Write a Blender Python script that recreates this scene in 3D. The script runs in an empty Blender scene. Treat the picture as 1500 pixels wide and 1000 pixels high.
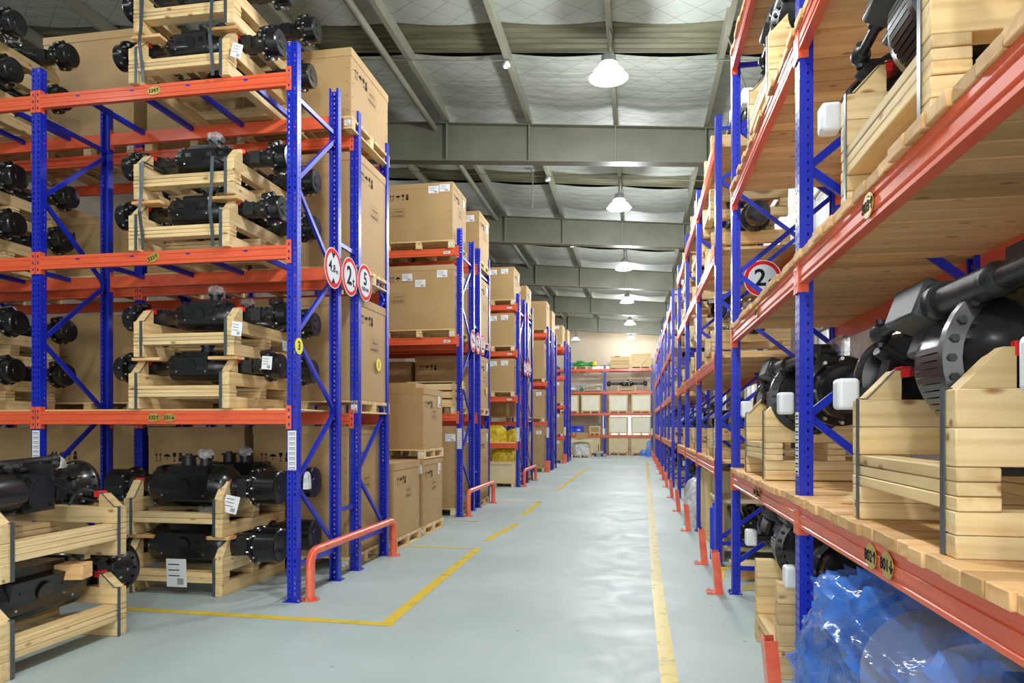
import bpy, bmesh, math, random
from mathutils import Vector, Matrix, Euler
PI = math.pi
random.seed(7)
scene = bpy.context.scene
COL = scene.collection

# ---------------------------------------------------------------- camera, world, exposure
cam_d = bpy.data.cameras.new('camera'); cam = bpy.data.objects.new('camera', cam_d); COL.objects.link(cam)
cam.location = (0, 0, 1.6); cam.rotation_euler = (PI/2, 0, 0.1756)
cam_d.sensor_width = 36; cam_d.lens = 36*1032.6/1500; cam_d.shift_y = (624.1-500)/1500
cam_d.clip_start = 0.05; cam_d.clip_end = 200
scene.camera = cam
world = bpy.data.worlds.new('world'); scene.world = world; world.use_nodes = True
world.node_tree.nodes['Background'].inputs[0].default_value = (0.93, 0.97, 1.0, 1)
world.node_tree.nodes['Background'].inputs[1].default_value = 1.7
vs = scene.view_settings
vs.view_transform = 'Standard'; vs.look = 'None'; vs.gamma = 1; vs.use_curve_mapping = False; vs.exposure = 0.22

def add_light(name, kind, loc, energy, color, size=0.3, rot=(0,0,0), sy=None):
    d = bpy.data.lights.new(name, kind); d.energy = energy; d.color = color
    if kind == 'AREA':
        d.size = size
        if sy: d.shape = 'RECTANGLE'; d.size_y = sy
    else: d.shadow_soft_size = size
    o = bpy.data.objects.new(name, d); COL.objects.link(o); o.location = loc; o.rotation_euler = rot
    return o
LAMP_Y = [9.83, 15.75, 21.9, 27.8, 33.8, 39.6]
LAMP_E = 430
LCOL = (0.95, 0.98, 1.0)
for y in [-2.0, 3.9]+LAMP_Y:
    add_light('bay_light', 'POINT', (-0.38, y, 6.22 if y > 5 else 6.3), LAMP_E*(1.0 if y < 30 else 1.6 if y < 36 else 0.35), LCOL, 0.2)
for y in [1.0, 7.0, 17.0, 27.0, 39.0]:
    add_light('bay_light', 'POINT', (-8.6, y, 7.0), LAMP_E*0.35, LCOL, 0.25)
# added area fill behind the camera, as if from an invented open door
add_light('added_rear_fill', 'AREA', (-1.2, -4.6, 2.6), 170, (0.97, 0.99, 1.0), 7.0, (PI/2, 0, 0), 4.0)

# ---------------------------------------------------------------- materials
def mat(name, color, rough=0.5, metal=0.0, spec=None, coat=0.0):
    m = bpy.data.materials.new(name); m.use_nodes = True
    b = m.node_tree.nodes['Principled BSDF']
    b.inputs['Base Color'].default_value = (*color, 1)
    b.inputs['Roughness'].default_value = rough; b.inputs['Metallic'].default_value = metal
    if spec is not None: b.inputs['Specular IOR Level'].default_value = spec
    if coat: b.inputs['Coat Weight'].default_value = coat; b.inputs['Coat Roughness'].default_value = 0.15
    return m
def N(m, t, **kw):
    n = m.node_tree.nodes.new(t)
    for k, v in kw.items(): setattr(n, k, v)
    return n
def LK(m, a, b): m.node_tree.links.new(a, b)
def objcoord(m, scale=(1,1,1), rnd=10.0):
    """object coordinates, shifted per object, scaled"""
    tc = N(m, 'ShaderNodeTexCoord'); oi = N(m, 'ShaderNodeObjectInfo')
    mul = N(m, 'ShaderNodeMath', operation='MULTIPLY'); mul.inputs[1].default_value = rnd
    LK(m, oi.outputs['Random'], mul.inputs[0])
    add = N(m, 'ShaderNodeVectorMath', operation='ADD')
    LK(m, tc.outputs['Object'], add.inputs[0]); LK(m, mul.outputs[0], add.inputs[1])
    mp = N(m, 'ShaderNodeMapping'); mp.inputs['Scale'].default_value = scale
    LK(m, add.outputs[0], mp.inputs[0])
    return mp, oi
def ramp(m, stops):
    r = N(m, 'ShaderNodeValToRGB')
    e = r.color_ramp.elements
    while len(e) < len(stops): e.new(0.5)
    for i, (p, c) in enumerate(stops): e[i].position = p; e[i].color = (*c, 1) if len(c) == 3 else c
    return r
def noisy(name, c1, c2, rough, scale, bump=0.0, metal=0.0, detail=3, coat=0.0, vec=(1,1,1)):
    m = mat(name, c1, rough, metal, coat=coat); b = m.node_tree.nodes['Principled BSDF']
    mp, oi = objcoord(m, vec)
    n = N(m, 'ShaderNodeTexNoise'); n.inputs['Scale'].default_value = scale; n.inputs['Detail'].default_value = detail
    LK(m, mp.outputs[0], n.inputs['Vector'])
    r = ramp(m, [(0.35, c1), (0.68, c2)]); LK(m, n.outputs['Fac'], r.inputs[0]); LK(m, r.outputs[0], b.inputs['Base Color'])
    if bump:
        bp = N(m, 'ShaderNodeBump'); bp.inputs['Strength'].default_value = bump; bp.inputs['Distance'].default_value = 0.01
        LK(m, n.outputs['Fac'], bp.inputs['Height']); LK(m, bp.outputs[0], b.inputs['Normal'])
    return m
def wood(name, ca, cb, cdark, tint=0.25):
    m = mat(name, ca, 0.62); b = m.node_tree.nodes['Principled BSDF']
    mp, oi = objcoord(m, (1.2, 9, 9), 13.0)
    n1 = N(m, 'ShaderNodeTexNoise'); n1.inputs['Scale'].default_value = 2.2; n1.inputs['Detail'].default_value = 4; n1.inputs['Distortion'].default_value = 0.8
    LK(m, mp.outputs[0], n1.inputs['Vector'])
    w = N(m, 'ShaderNodeTexWave', wave_type='BANDS', bands_direction='Z'); w.inputs['Scale'].default_value = 0.55; w.inputs['Distortion'].default_value = 9; w.inputs['Detail'].default_value = 2; w.inputs['Detail Scale'].default_value = 0.6
    LK(m, mp.outputs[0], w.inputs['Vector'])
    r1 = ramp(m, [(0.3, ca), (0.7, cb)]); LK(m, n1.outputs['Fac'], r1.inputs[0])
    mix = N(m, 'ShaderNodeMixRGB', blend_type='MULTIPLY'); mix.inputs['Fac'].default_value = 0.5
    r2 = ramp(m, [(0.0, (0.80, 0.70, 0.58)), (0.45, (1, 1, 1))]); LK(m, w.outputs['Fac'], r2.inputs[0])
    LK(m, r1.outputs[0], mix.inputs['Color1']); LK(m, r2.outputs[0], mix.inputs['Color2'])
    # knots
    mp2, _ = objcoord(m, (4.0, 9, 9), 31.0)
    v = N(m, 'ShaderNodeTexVoronoi'); v.inputs['Scale'].default_value = 1.0; LK(m, mp2.outputs[0], v.inputs['Vector'])
    rk = ramp(m, [(0.06, cdark), (0.16, (1, 1, 1))]); LK(m, v.outputs['Distance'], rk.inputs[0])
    mk = N(m, 'ShaderNodeMixRGB', blend_type='MULTIPLY'); mk.inputs['Fac'].default_value = 0.85
    LK(m, mix.outputs[0], mk.inputs['Color1']); LK(m, rk.outputs[0], mk.inputs['Color2'])
    # per piece tint
    rt = ramp(m, [(0.0, (1-tint, 1-tint*1.15, 1-tint*1.4)), (0.5, (1, 1, 1)), (1.0, (1.0, 0.93, 0.8))]); LK(m, oi.outputs['Random'], rt.inputs[0])
    mt = N(m, 'ShaderNodeMixRGB', blend_type='MULTIPLY'); mt.inputs['Fac'].default_value = 1
    LK(m, mk.outputs[0], mt.inputs['Color1']); LK(m, rt.outputs[0], mt.inputs['Color2'])
    LK(m, mt.outputs[0], b.inputs['Base Color'])
    bp = N(m, 'ShaderNodeBump'); bp.inputs['Strength'].default_value = 0.12; bp.inputs['Distance'].default_value = 0.003
    LK(m, w.outputs['Fac'], bp.inputs['Height']); LK(m, bp.outputs[0], b.inputs['Normal'])
    return m

M = {}
M['blue'] = noisy('blue_paint', (0.004, 0.016, 0.42), (0.006, 0.024, 0.50), 0.34, 3.0, coat=0.1)
M['orange'] = noisy('orange_paint', (0.74, 0.105, 0.035), (0.82, 0.135, 0.05), 0.38, 4.0, coat=0.2, vec=(0.4, 4, 4))
M['wood'] = wood('pale_pine', (0.76, 0.55, 0.27), (0.86, 0.68, 0.38), (0.35, 0.18, 0.08))
M['wood2'] = wood('amber_pine', (0.76, 0.44, 0.18), (0.88, 0.58, 0.28), (0.30, 0.14, 0.06), 0.32)
M['ply'] = noisy('plywood', (0.66, 0.55, 0.32), (0.74, 0.63, 0.40), 0.6, 3.0)
M['ply2'] = noisy('pale_board', (0.84, 0.81, 0.64), (0.90, 0.87, 0.72), 0.6, 3.0)
M['card'] = noisy('cardboard', (0.43, 0.275, 0.115), (0.48, 0.32, 0.145), 0.72, 1.3)
M['ink'] = mat('print_ink', (0.015, 0.014, 0.013), 0.8, spec=0.15)
M['inkfaint'] = mat('faint_print', (0.22, 0.14, 0.07), 0.7)
M['white'] = mat('paper_white', (0.82, 0.83, 0.84), 0.6)
M['black'] = noisy('black_enamel', (0.005, 0.0055, 0.006), (0.011, 0.012, 0.013), 0.25, 8.0, bump=0.12, coat=0.2)
M['blackm'] = noisy('black_casting', (0.008, 0.0085, 0.009), (0.017, 0.018, 0.019), 0.42, 14.0, bump=0.3)
M['grey_cast'] = noisy('grey_green_casting', (0.026, 0.030, 0.028), (0.042, 0.047, 0.044), 0.5, 6.0, bump=0.15)
M['chrome'] = mat('zinc_bolt', (0.75, 0.75, 0.75), 0.25, 1.0)
M['strap'] = mat('steel_strap', (0.10, 0.125, 0.145), 0.35, 0.5)
M['red'] = mat('red_foam', (0.78, 0.02, 0.015), 0.5)
M['cap'] = mat('white_plastic_cap', (0.78, 0.81, 0.82), 0.35)
M['brass'] = noisy('brass_tag', (0.45, 0.33, 0.07), (0.58, 0.43, 0.10), 0.35, 8.0, metal=0.35)
M['yel'] = mat('yellow_tag', (0.85, 0.78, 0.03), 0.4)
M['signred'] = mat('sign_red', (0.72, 0.012, 0.012), 0.75, spec=0.2)
M['signwhite'] = mat('sign_white', (0.70, 0.74, 0.80), 0.75, spec=0.2)
M['signback'] = mat('sign_back', (0.30, 0.31, 0.32), 0.4, 0.6)
M['steel'] = noisy('roof_steel', (0.125, 0.127, 0.092), (0.16, 0.162, 0.122), 0.5, 1.5)
M['steel2'] = noisy('purlin_steel', (0.20, 0.203, 0.155), (0.25, 0.253, 0.20), 0.45, 1.5)
M['dark'] = mat('dark_void', (0.02, 0.02, 0.02), 0.8)
M['green'] = mat('green_enamel', (0.03, 0.30, 0.06), 0.35)
M['bluebin'] = mat('blue_plastic', (0.02, 0.06, 0.75), 0.35)
M['guard'] = noisy('guard_paint', (0.80, 0.10, 0.045), (0.88, 0.19, 0.10), 0.35, 9.0, coat=0.3)
M['lampmetal'] = mat('lamp_metal', (0.35, 0.37, 0.38), 0.35, 0.7)
M['plaster'] = noisy('cream_plaster', (0.56, 0.47, 0.35), (0.66, 0.57, 0.45), 0.8, 0.6)
M['wallwhite'] = noisy('white_wall', (0.62, 0.60, 0.56), (0.70, 0.68, 0.64), 0.8, 0.6)
M['walldark'] = noisy('grey_brown_wall', (0.20, 0.16, 0.12), (0.26, 0.21, 0.16), 0.8, 0.6)
M['frame'] = mat('window_frame', (0.6, 0.6, 0.58), 0.4)

def emis(name, c, s):
    m = mat(name, (0.8, 0.8, 0.8), 0.4); b = m.node_tree.nodes['Principled BSDF']
    b.inputs['Emission Color'].default_value = (*c, 1); b.inputs['Emission Strength'].default_value = s
    return m
M['lampglow'] = emis('lamp_glow', (0.97, 0.99, 1.0), 5.0)
def film(name, col, alpha=0.45, rough=0.15, sc=9):
    m = mat(name, col, rough); b = m.node_tree.nodes['Principled BSDF']; nt = m.node_tree
    mp, oi = objcoord(m)
    n = N(m, 'ShaderNodeTexNoise'); n.inputs['Scale'].default_value = sc; n.inputs['Detail'].default_value = 4; n.inputs['Distortion'].default_value = 0.6
    LK(m, mp.outputs[0], n.inputs['Vector'])
    r = ramp(m, [(0.4, (alpha*0.55,)*3), (0.65, (min(1, alpha*1.5),)*3)]); LK(m, n.outputs['Fac'], r.inputs[0])
    LK(m, r.outputs[0], b.inputs['Alpha'])
    bp = N(m, 'ShaderNodeBump'); bp.inputs['Strength'].default_value = 0.9; bp.inputs['Distance'].default_value = 0.03
    LK(m, n.outputs['Fac'], bp.inputs['Height']); LK(m, bp.outputs[0], b.inputs['Normal'])
    return m
M['film'] = film('clear_film', (0.75, 0.77, 0.78), 0.32)
M['bluefilm'] = film('blue_film', (0.07, 0.26, 0.85), 0.50, 0.12, 3.2)
M['yelfilm'] = film('yellow_bag', (0.85, 0.62, 0.02), 0.9, 0.3)
M['whitefilm'] = film('white_bag', (0.75, 0.78, 0.80), 0.85, 0.3)
def glass(name):
    m = mat(name, (0.9, 0.95, 1.0), 0.05); b = m.node_tree.nodes['Principled BSDF']
    b.inputs['Alpha'].default_value = 0.15
    return m
M['glass'] = glass('window_glass')

def floor_mat():
    m = mat('floor_paint', (0.42, 0.48, 0.46), 0.3); b = m.node_tree.nodes['Principled BSDF']
    tc = N(m, 'ShaderNodeTexCoord')
    n = N(m, 'ShaderNodeTexNoise'); n.inputs['Scale'].default_value = 0.55; n.inputs['Detail'].default_value = 6
    LK(m, tc.outputs['Object'], n.inputs['Vector'])
    r = ramp(m, [(0.3, (0.36, 0.44, 0.42)), (0.55, (0.43, 0.51, 0.50)), (0.75, (0.50, 0.575, 0.58))]); LK(m, n.outputs['Fac'], r.inputs[0])
    n2 = N(m, 'ShaderNodeTexNoise'); n2.inputs['Scale'].default_value = 2.6; n2.inputs['Detail'].default_value = 8; n2.inputs['Distortion'].default_value = 1.2
    LK(m, tc.outputs['Object'], n2.inputs['Vector'])
    r2 = ramp(m, [(0.66, (0, 0, 0)), (0.78, (1, 1, 1))]); LK(m, n2.outputs['Fac'], r2.inputs[0])
    mx = N(m, 'ShaderNodeMixRGB'); mx.inputs['Color2'].default_value = (0.60, 0.65, 0.64, 1)
    ml = N(m, 'ShaderNodeMath', operation='MULTIPLY'); ml.inputs[1].default_value = 0.5
    LK(m, r2.outputs[0], ml.inputs[0]); LK(m, ml.outputs[0], mx.inputs['Fac']); LK(m, r.outputs[0], mx.inputs['Color1'])
    # dark scuffs
    v = N(m, 'ShaderNodeTexVoronoi'); v.inputs['Scale'].default_value = 1.7
    LK(m, tc.outputs['Object'], v.inputs['Vector'])
    r3 = ramp(m, [(0.015, (0.45, 0.45, 0.42)), (0.03, (1, 1, 1))]); LK(m, v.outputs['Distance'], r3.inputs[0])
    m2 = N(m, 'ShaderNodeMixRGB', blend_type='MULTIPLY'); m2.inputs['Fac'].default_value = 1
    LK(m, mx.outputs[0], m2.inputs['Color1']); LK(m, r3.outputs[0], m2.inputs['Color2'])
    LK(m, m2.outputs[0], b.inputs['Base Color'])
    rr = ramp(m, [(0.3, (0.46,)*3), (0.7, (0.62,)*3)]); LK(m, n2.outputs['Fac'], rr.inputs[0]); LK(m, rr.outputs[0], b.inputs['Roughness'])
    return m
M['floor'] = floor_mat()
def worn_yellow(name, lo):
    m = mat(name, (0.76, 0.56, 0.05), 0.4); b = m.node_tree.nodes['Principled BSDF']
    tc = N(m, 'ShaderNodeTexCoord')
    n = N(m, 'ShaderNodeTexNoise'); n.inputs['Scale'].default_value = 5; n.inputs['Detail'].default_value = 8; n.inputs['Roughness'].default_value = 0.7
    LK(m, tc.outputs['Object'], n.inputs['Vector'])
    r = ramp(m, [(0.30, (lo,)*3), (0.46, (min(1, lo+0.6),)*3)]); LK(m, n.outputs['Fac'], r.inputs[0]); LK(m, r.outputs[0], b.inputs['Alpha'])
    return m
M['yline'] = worn_yellow('line_paint', 0.45)
M['yline3'] = worn_yellow('worn_line_paint', 0.25)
M['yline2'] = worn_yellow('faded_line_paint', 0.05)
def roof_mat():
    m = mat('roof_insulation', (0.4, 0.43, 0.4), 0.62, 0.0, spec=0.25); b = m.node_tree.nodes['Principled BSDF']
    tc = N(m, 'ShaderNodeTexCoord')
    sx = N(m, 'ShaderNodeSeparateXYZ'); LK(m, tc.outputs['Object'], sx.inputs[0])
    outs = []
    for sgn in (1, -1):
        a = N(m, 'ShaderNodeMath', operation='MULTIPLY'); a.inputs[1].default_value = 1.15*sgn; LK(m, sx.outputs['Y'], a.inputs[0])
        s = N(m, 'ShaderNodeMath', operation='ADD'); LK(m, sx.outputs['X'], s.inputs[0]); LK(m, a.outputs[0], s.inputs[1])
        d = N(m, 'ShaderNodeMath', operation='DIVIDE'); d.inputs[1].default_value = 0.52; LK(m, s.outputs[0], d.inputs[0])
        f = N(m, 'ShaderNodeMath', operation='FRACT'); LK(m, d.outputs[0], f.inputs[0])
        c = N(m, 'ShaderNodeMath', operation='SUBTRACT'); c.inputs[1].default_value = 0.5; LK(m, f.outputs[0], c.inputs[0])
        ab = N(m, 'ShaderNodeMath', operation='ABSOLUTE'); LK(m, c.outputs[0], ab.inputs[0])
        outs.append(ab)
    mx = N(m, 'ShaderNodeMath', operation='MAXIMUM'); LK(m, outs[0].outputs[0], mx.inputs[0]); LK(m, outs[1].outputs[0], mx.inputs[1])
    rw = ramp(m, [(0.483, (1, 1, 1)), (0.492, (0.50, 0.50, 0.47))]); LK(m, mx.outputs[0], rw.inputs[0])
    n = N(m, 'ShaderNodeTexNoise'); n.inputs['Scale'].default_value = 0.8; n.inputs['Detail'].default_value = 4
    LK(m, tc.outputs['Object'], n.inputs['Vector'])
    rc = ramp(m, [(0.3, (0.30, 0.335, 0.295)), (0.7, (0.42, 0.455, 0.42))]); LK(m, n.outputs['Fac'], rc.inputs[0])
    ml = N(m, 'ShaderNodeMixRGB', blend_type='MULTIPLY'); ml.inputs['Fac'].default_value = 1
    LK(m, rc.outputs[0], ml.inputs['Color1']); LK(m, rw.outputs[0], ml.inputs['Color2']); LK(m, ml.outputs[0], b.inputs['Base Color'])
    # pillowy quilting between wires
    inv = N(m, 'ShaderNodeMath', operation='MULTIPLY'); inv.inputs[1].default_value = -0.35; LK(m, mx.outputs[0], inv.inputs[0])
    mp = N(m, 'ShaderNodeMapping'); mp.inputs['Scale'].default_value = (0.5, 4, 1); LK(m, tc.outputs['Object'], mp.inputs[0])
    n3 = N(m, 'ShaderNodeTexNoise'); n3.inputs['Scale'].default_value = 1.6; n3.inputs['Detail'].default_value = 3; LK(m, mp.outputs[0], n3.inputs['Vector'])
    ad = N(m, 'ShaderNodeMath', operation='ADD'); LK(m, inv.outputs[0], ad.inputs[0]); LK(m, n3.outputs['Fac'], ad.inputs[1])
    bp = N(m, 'ShaderNodeBump'); bp.inputs['Strength'].default_value = 0.5; bp.inputs['Distance'].default_value = 0.06
    LK(m, ad.outputs[0], bp.inputs['Height']); LK(m, bp.outputs[0], b.inputs['Normal'])
    return m
M['roof'] = roof_mat()
M['skylight'] = noisy('dirty_skylight', (0.075, 0.075, 0.04), (0.15, 0.15, 0.09), 0.6, 3.0, vec=(0.3, 3, 1))

# ---------------------------------------------------------------- mesh building
class MB:
    def __init__(s): s.v = []; s.f = []; s.m = []; s.sm = []; s.cur = 0; s.smooth = False
    def add(s, vs_, fs):
        o = len(s.v); s.v += [tuple(p) for p in vs_]
        for f in fs: s.f.append([i+o for i in f]); s.m.append(s.cur); s.sm.append(s.smooth)
    def box(s, c, d, rot=None):
        x, y, z = d[0]/2, d[1]/2, d[2]/2
        p = [Vector(a) for a in ((-x,-y,-z),(x,-y,-z),(x,y,-z),(-x,y,-z),(-x,-y,z),(x,-y,z),(x,y,z),(-x,y,z))]
        if rot is not None:
            R = Euler(rot).to_matrix(); p = [R @ q for q in p]
        c = Vector(c); s.add([q+c for q in p], [(0,3,2,1),(4,5,6,7),(0,1,5,4),(1,2,6,5),(2,3,7,6),(3,0,4,7)])
    def quad(s, a, b, c, d): s.add([a, b, c, d], [(0,1,2,3)])
    def lathe(s, prof, n=20, axis='x', c=(0,0,0), smooth=True):
        vs_ = []; 
        for t, r in prof:
            for k in range(n):
                a = 2*PI*k/n; u, w = r*math.cos(a), r*math.sin(a)
                if axis == 'x': q = (t, u, w)
                elif axis == 'y': q = (u, t, w)
                else: q = (u, w, t)
                vs_.append((q[0]+c[0], q[1]+c[1], q[2]+c[2]))
        fs = []
        for i in range(len(prof)-1):
            for k in range(n):
                a, b = i*n+k, i*n+(k+1) % n
                fs.append((a, b, b+n, a+n))
        old = s.smooth; s.smooth = smooth
        s.add(vs_, fs); s.smooth = False
        L = len(prof)
        if prof[0][1] > 1e-4: s.add(vs_[:n], [tuple(range(n))])
        if prof[-1][1] > 1e-4: s.add(vs_[(L-1)*n:], [tuple(range(n))])
        s.smooth = old
    def cyl(s, a, b, r, n=12, r2=None, smooth=True):
        a, b = Vector(a), Vector(b); d = b-a; q = d.to_track_quat('Z', 'Y').to_matrix(); r2 = r if r2 is None else r2
        vs_ = []
        for p, rr in ((a, r), (b, r2)):
            for k in range(n):
                t = 2*PI*k/n; vs_.append(p + q @ Vector((rr*math.cos(t), rr*math.sin(t), 0)))
        old = s.smooth; s.smooth = smooth
        s.add(vs_, [(k, (k+1) % n, (k+1) % n+n, k+n) for k in range(n)]); s.smooth = False
        s.add(vs_[:n], [tuple(range(n))[::-1]]); s.add(vs_[n:], [tuple(range(n))]); s.smooth = old
    def ball(s, c, r, n=12, sc=(1,1,1)):
        prof = []
        vs_ = []; m_ = n//2+1
        for i in range(m_):
            ph = PI*i/(m_-1)
            for k in range(n):
                a = 2*PI*k/n
                vs_.append((c[0]+r*sc[0]*math.sin(ph)*math.cos(a), c[1]+r*sc[1]*math.sin(ph)*math.sin(a), c[2]+r*sc[2]*math.cos(ph)))
        old = s.smooth; s.smooth = True
        s.add(vs_, [(i*n+k, i*n+(k+1) % n, (i+1)*n+(k+1) % n, (i+1)*n+k) for i in range(m_-1) for k in range(n)]); s.smooth = old
    def tube(s, pts, r, n=12):
        pts = [Vector(p) for p in pts]; rings = []
        for i, p in enumerate(pts):
            d = (pts[min(i+1, len(pts)-1)]-pts[max(i-1, 0)]).normalized()
            q = d.to_track_quat('Z', 'Y').to_matrix()
            rings.append([p + q @ Vector((r*math.cos(2*PI*k/n), r*math.sin(2*PI*k/n), 0)) for k in range(n)])
        old = s.smooth; s.smooth = True
        # align rings
        vs_ = []; off = 0; prev = None
        for rg in rings:
            if prev is not None:
                best = min(range(n), key=lambda o: sum((rg[(k+o) % n]-prev[k]).length for k in range(0, n, 3)))
                rg = [rg[(k+best) % n] for k in range(n)]
            vs_ += rg; prev = rg
        L = len(rings)
        s.add(vs_, [(i*n+k, i*n+(k+1) % n, (i+1)*n+(k+1) % n, (i+1)*n+k) for i in range(L-1) for k in range(n)])
        s.smooth = old
        s.add(vs_[:n], [tuple(range(n))[::-1]]); s.add(vs_[-n:], [tuple(range(n))])
    def extrude_x(s, prof, x0, x1):
        """closed (y,z) outline swept along x"""
        n = len(prof); vs_ = [(x0, y, z) for y, z in prof]+[(x1, y, z) for y, z in prof]
        s.add(vs_, [(k, (k+1) % n, (k+1) % n+n, k+n) for k in range(n)]+[tuple(range(n))[::-1], tuple(range(n, 2*n))])
    def ribbon(s, pts, wdir, w, th=0.0015):
        """flat band through pts, width w along wdir"""
        wd = Vector(wdir).normalized()*w/2
        for a, b in zip(pts[:-1], pts[1:]):
            a, b = Vector(a), Vector(b); nrm = (b-a).cross(wd).normalized()*th
            s.add([a-wd-nrm, a+wd-nrm, b+wd-nrm, b-wd-nrm, a-wd+nrm, a+wd+nrm, b+wd+nrm, b-wd+nrm],
                  [(0,3,2,1),(4,5,6,7),(0,1,5,4),(1,2,6,5),(2,3,7,6),(3,0,4,7)])
    def mesh(s, name, mats):
        me = bpy.data.meshes.new(name); me.from_pydata(s.v, [], s.f)
        for x in (mats if isinstance(mats, (list, tuple)) else [mats]): me.materials.append(M[x])
        me.polygons.foreach_set('material_index', s.m); me.polygons.foreach_set('use_smooth', s.sm)
        bm = bmesh.new(); bm.from_mesh(me); bmesh.ops.recalc_face_normals(bm, faces=bm.faces); bm.to_mesh(me); bm.free()
        me.update(); me.set_sharp_from_angle(angle=0.65); return me

STUFF = {'ring_bolts', 'wheel_bolts', 'housing_bolts', 'cover_bolts', 'studs', 'staple_rows'}
def part(name, me, parent=None, loc=(0,0,0), rot=(0,0,0), label=None):
    o = bpy.data.objects.new(name, me); COL.objects.link(o)
    o.parent = parent; o.location = loc; o.rotation_euler = rot
    if label: o['label'] = label
    if name in STUFF: o['kind'] = 'stuff'
    return o
def thing(name, label, cat, loc=(0,0,0), rz=0.0, group=None, me=None):
    o = bpy.data.objects.new(name, me); COL.objects.link(o); o.location = loc; o.rotation_euler = (0, 0, rz)
    o['label'] = label; o['category'] = cat
    if group: o['group'] = group
    return o
def struct(name, me=None, parent=None, loc=(0,0,0), rot=(0,0,0)):
    o = bpy.data.objects.new(name, me); COL.objects.link(o); o.location = loc; o.rotation_euler = rot; o.parent = parent
    if parent is None: o['kind'] = 'structure'
    return o
CACHE = {}
def blk(d, m='wood', bevel=0.004):
    """cached bevelled block, longest side along x"""
    key = ('blk', tuple(round(x, 3) for x in d), m, bevel)
    if key not in CACHE:
        mb = MB(); mb.box((0,0,0), d); me = mb.mesh('block', m)
        if bevel:
            bm = bmesh.new(); bm.from_mesh(me)
            bmesh.ops.bevel(bm, geom=list(bm.edges), offset=min(bevel, min(d)*0.3), segments=1, affect='EDGES', profile=0.5)
            bm.to_mesh(me); bm.free()
        CACHE[key] = me
    return CACHE[key]
def cached(key, fn):
    if key not in CACHE: CACHE[key] = fn()
    return CACHE[key]
ROTX = {'x': (0,0,0), 'y': (0,0,PI/2), 'z': (0,-PI/2,0)}
def copy_thing(root, loc, rz, label, group=None):
    r = root.copy(); COL.objects.link(r); r.location = loc; r.rotation_euler = (0,0,rz); r['label'] = label
    if group: r['group'] = group
    for ch in list(root.children):
        c = ch.copy(); COL.objects.link(c); c.parent = r
        for g in list(ch.children):
            d = g.copy(); COL.objects.link(d); d.parent = c
    return r
_first = {}
def place(key, maker, loc, rz, label, group=None):
    """first use builds the thing itself, later uses copy it part by part"""
    if key not in _first:
        o = maker(); _first[key] = o; o.location = loc; o.rotation_euler = (0,0,rz); o['label'] = label
        if group: o['group'] = group
        return o
    return copy_thing(_first[key], loc, rz, label, group)

def text(s, size, m='ink', ext=0.0006, align='CENTER'):
    def mk():
        c = bpy.data.curves.new('lettering', 'FONT'); c.body = s; c.size = size; c.extrude = ext; c.offset = size*0.022
        c.align_x = align; c.align_y = 'CENTER'; c.resolution_u = 3; c.materials.append(M[m])
        o = bpy.data.objects.new('lettering', c); COL.objects.link(o); bpy.context.view_layer.update()
        me = bpy.data.meshes.new_from_object(o.evaluated_get(bpy.context.evaluated_depsgraph_get()))
        me.name = 'lettering'; bpy.data.objects.remove(o); return me
    return cached(('txt', s, size, m), mk)
FACE = {'-y': (PI/2, 0, 0), '+x': (PI/2, 0, PI/2), '-x': (PI/2, 0, -PI/2), '+y': (PI/2, 0, PI)}

#@@STRUCT
# ================================================================ structure
mb = MB(); mb.box((-5.5, 18.2, -0.1), (18, 47, 0.2)); floor = struct('floor', mb.mesh('floor', 'floor'))
def yline(p0, p1, w, m='yline', z=0.0015):
    a, b = Vector((*p0, 0)), Vector((*p1, 0)); d = (b-a).normalized(); n_ = Vector((-d.y, d.x, 0))*w/2
    mb = MB(); h = Vector((0,0,z)); mb.add([a-n_+h, b-n_+h, b+n_+h, a+n_+h], [(0,1,2,3)])
    part('yellow_line', mb.mesh('yellow_line', m), floor)
yline((-4.6, 5.50), (-1.93, 5.43), 0.10)
yline((-2.0, 5.38), (-2.05, 8.98), 0.11, z=0.002)
yline((-3.2, 9.02), (-2.0, 8.99), 0.07)
yline((-2.08, 9.65), (-1.93, 11.4), 0.11)
yline((-2.02, 12.5), (-2.02, 14.75), 0.11)
yline((-3.0, 14.72), (-1.97, 14.72), 0.09)
yline((-3.1, 11.6), (-2.6, 11.55), 0.07, 'yline2')
yline((-2.7, 17.55), (-1.9, 17.5), 0.08)
yline((-1.96, 17.5), (-1.88, 27.5), 0.11)
yline((0.2, 3.2), (0.2, 7.4), 0.11, 'yline3')
yline((0.2, 7.4), (0.45, 32), 0.11, 'yline2', z=0.002)
yline((0.95, 7.15), (1.9, 8.3), 0.07); yline((0.95, 8.3), (1.9, 7.15), 0.07)
yline((0.9, 7.2), (2.0, 7.2), 0.07, z=0.002); yline((0.85, 7.6), (0.95, 8.4), 0.10, z=0.002); yline((0.9, 8.35), (2.0, 8.35), 0.07, z=0.002)

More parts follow.
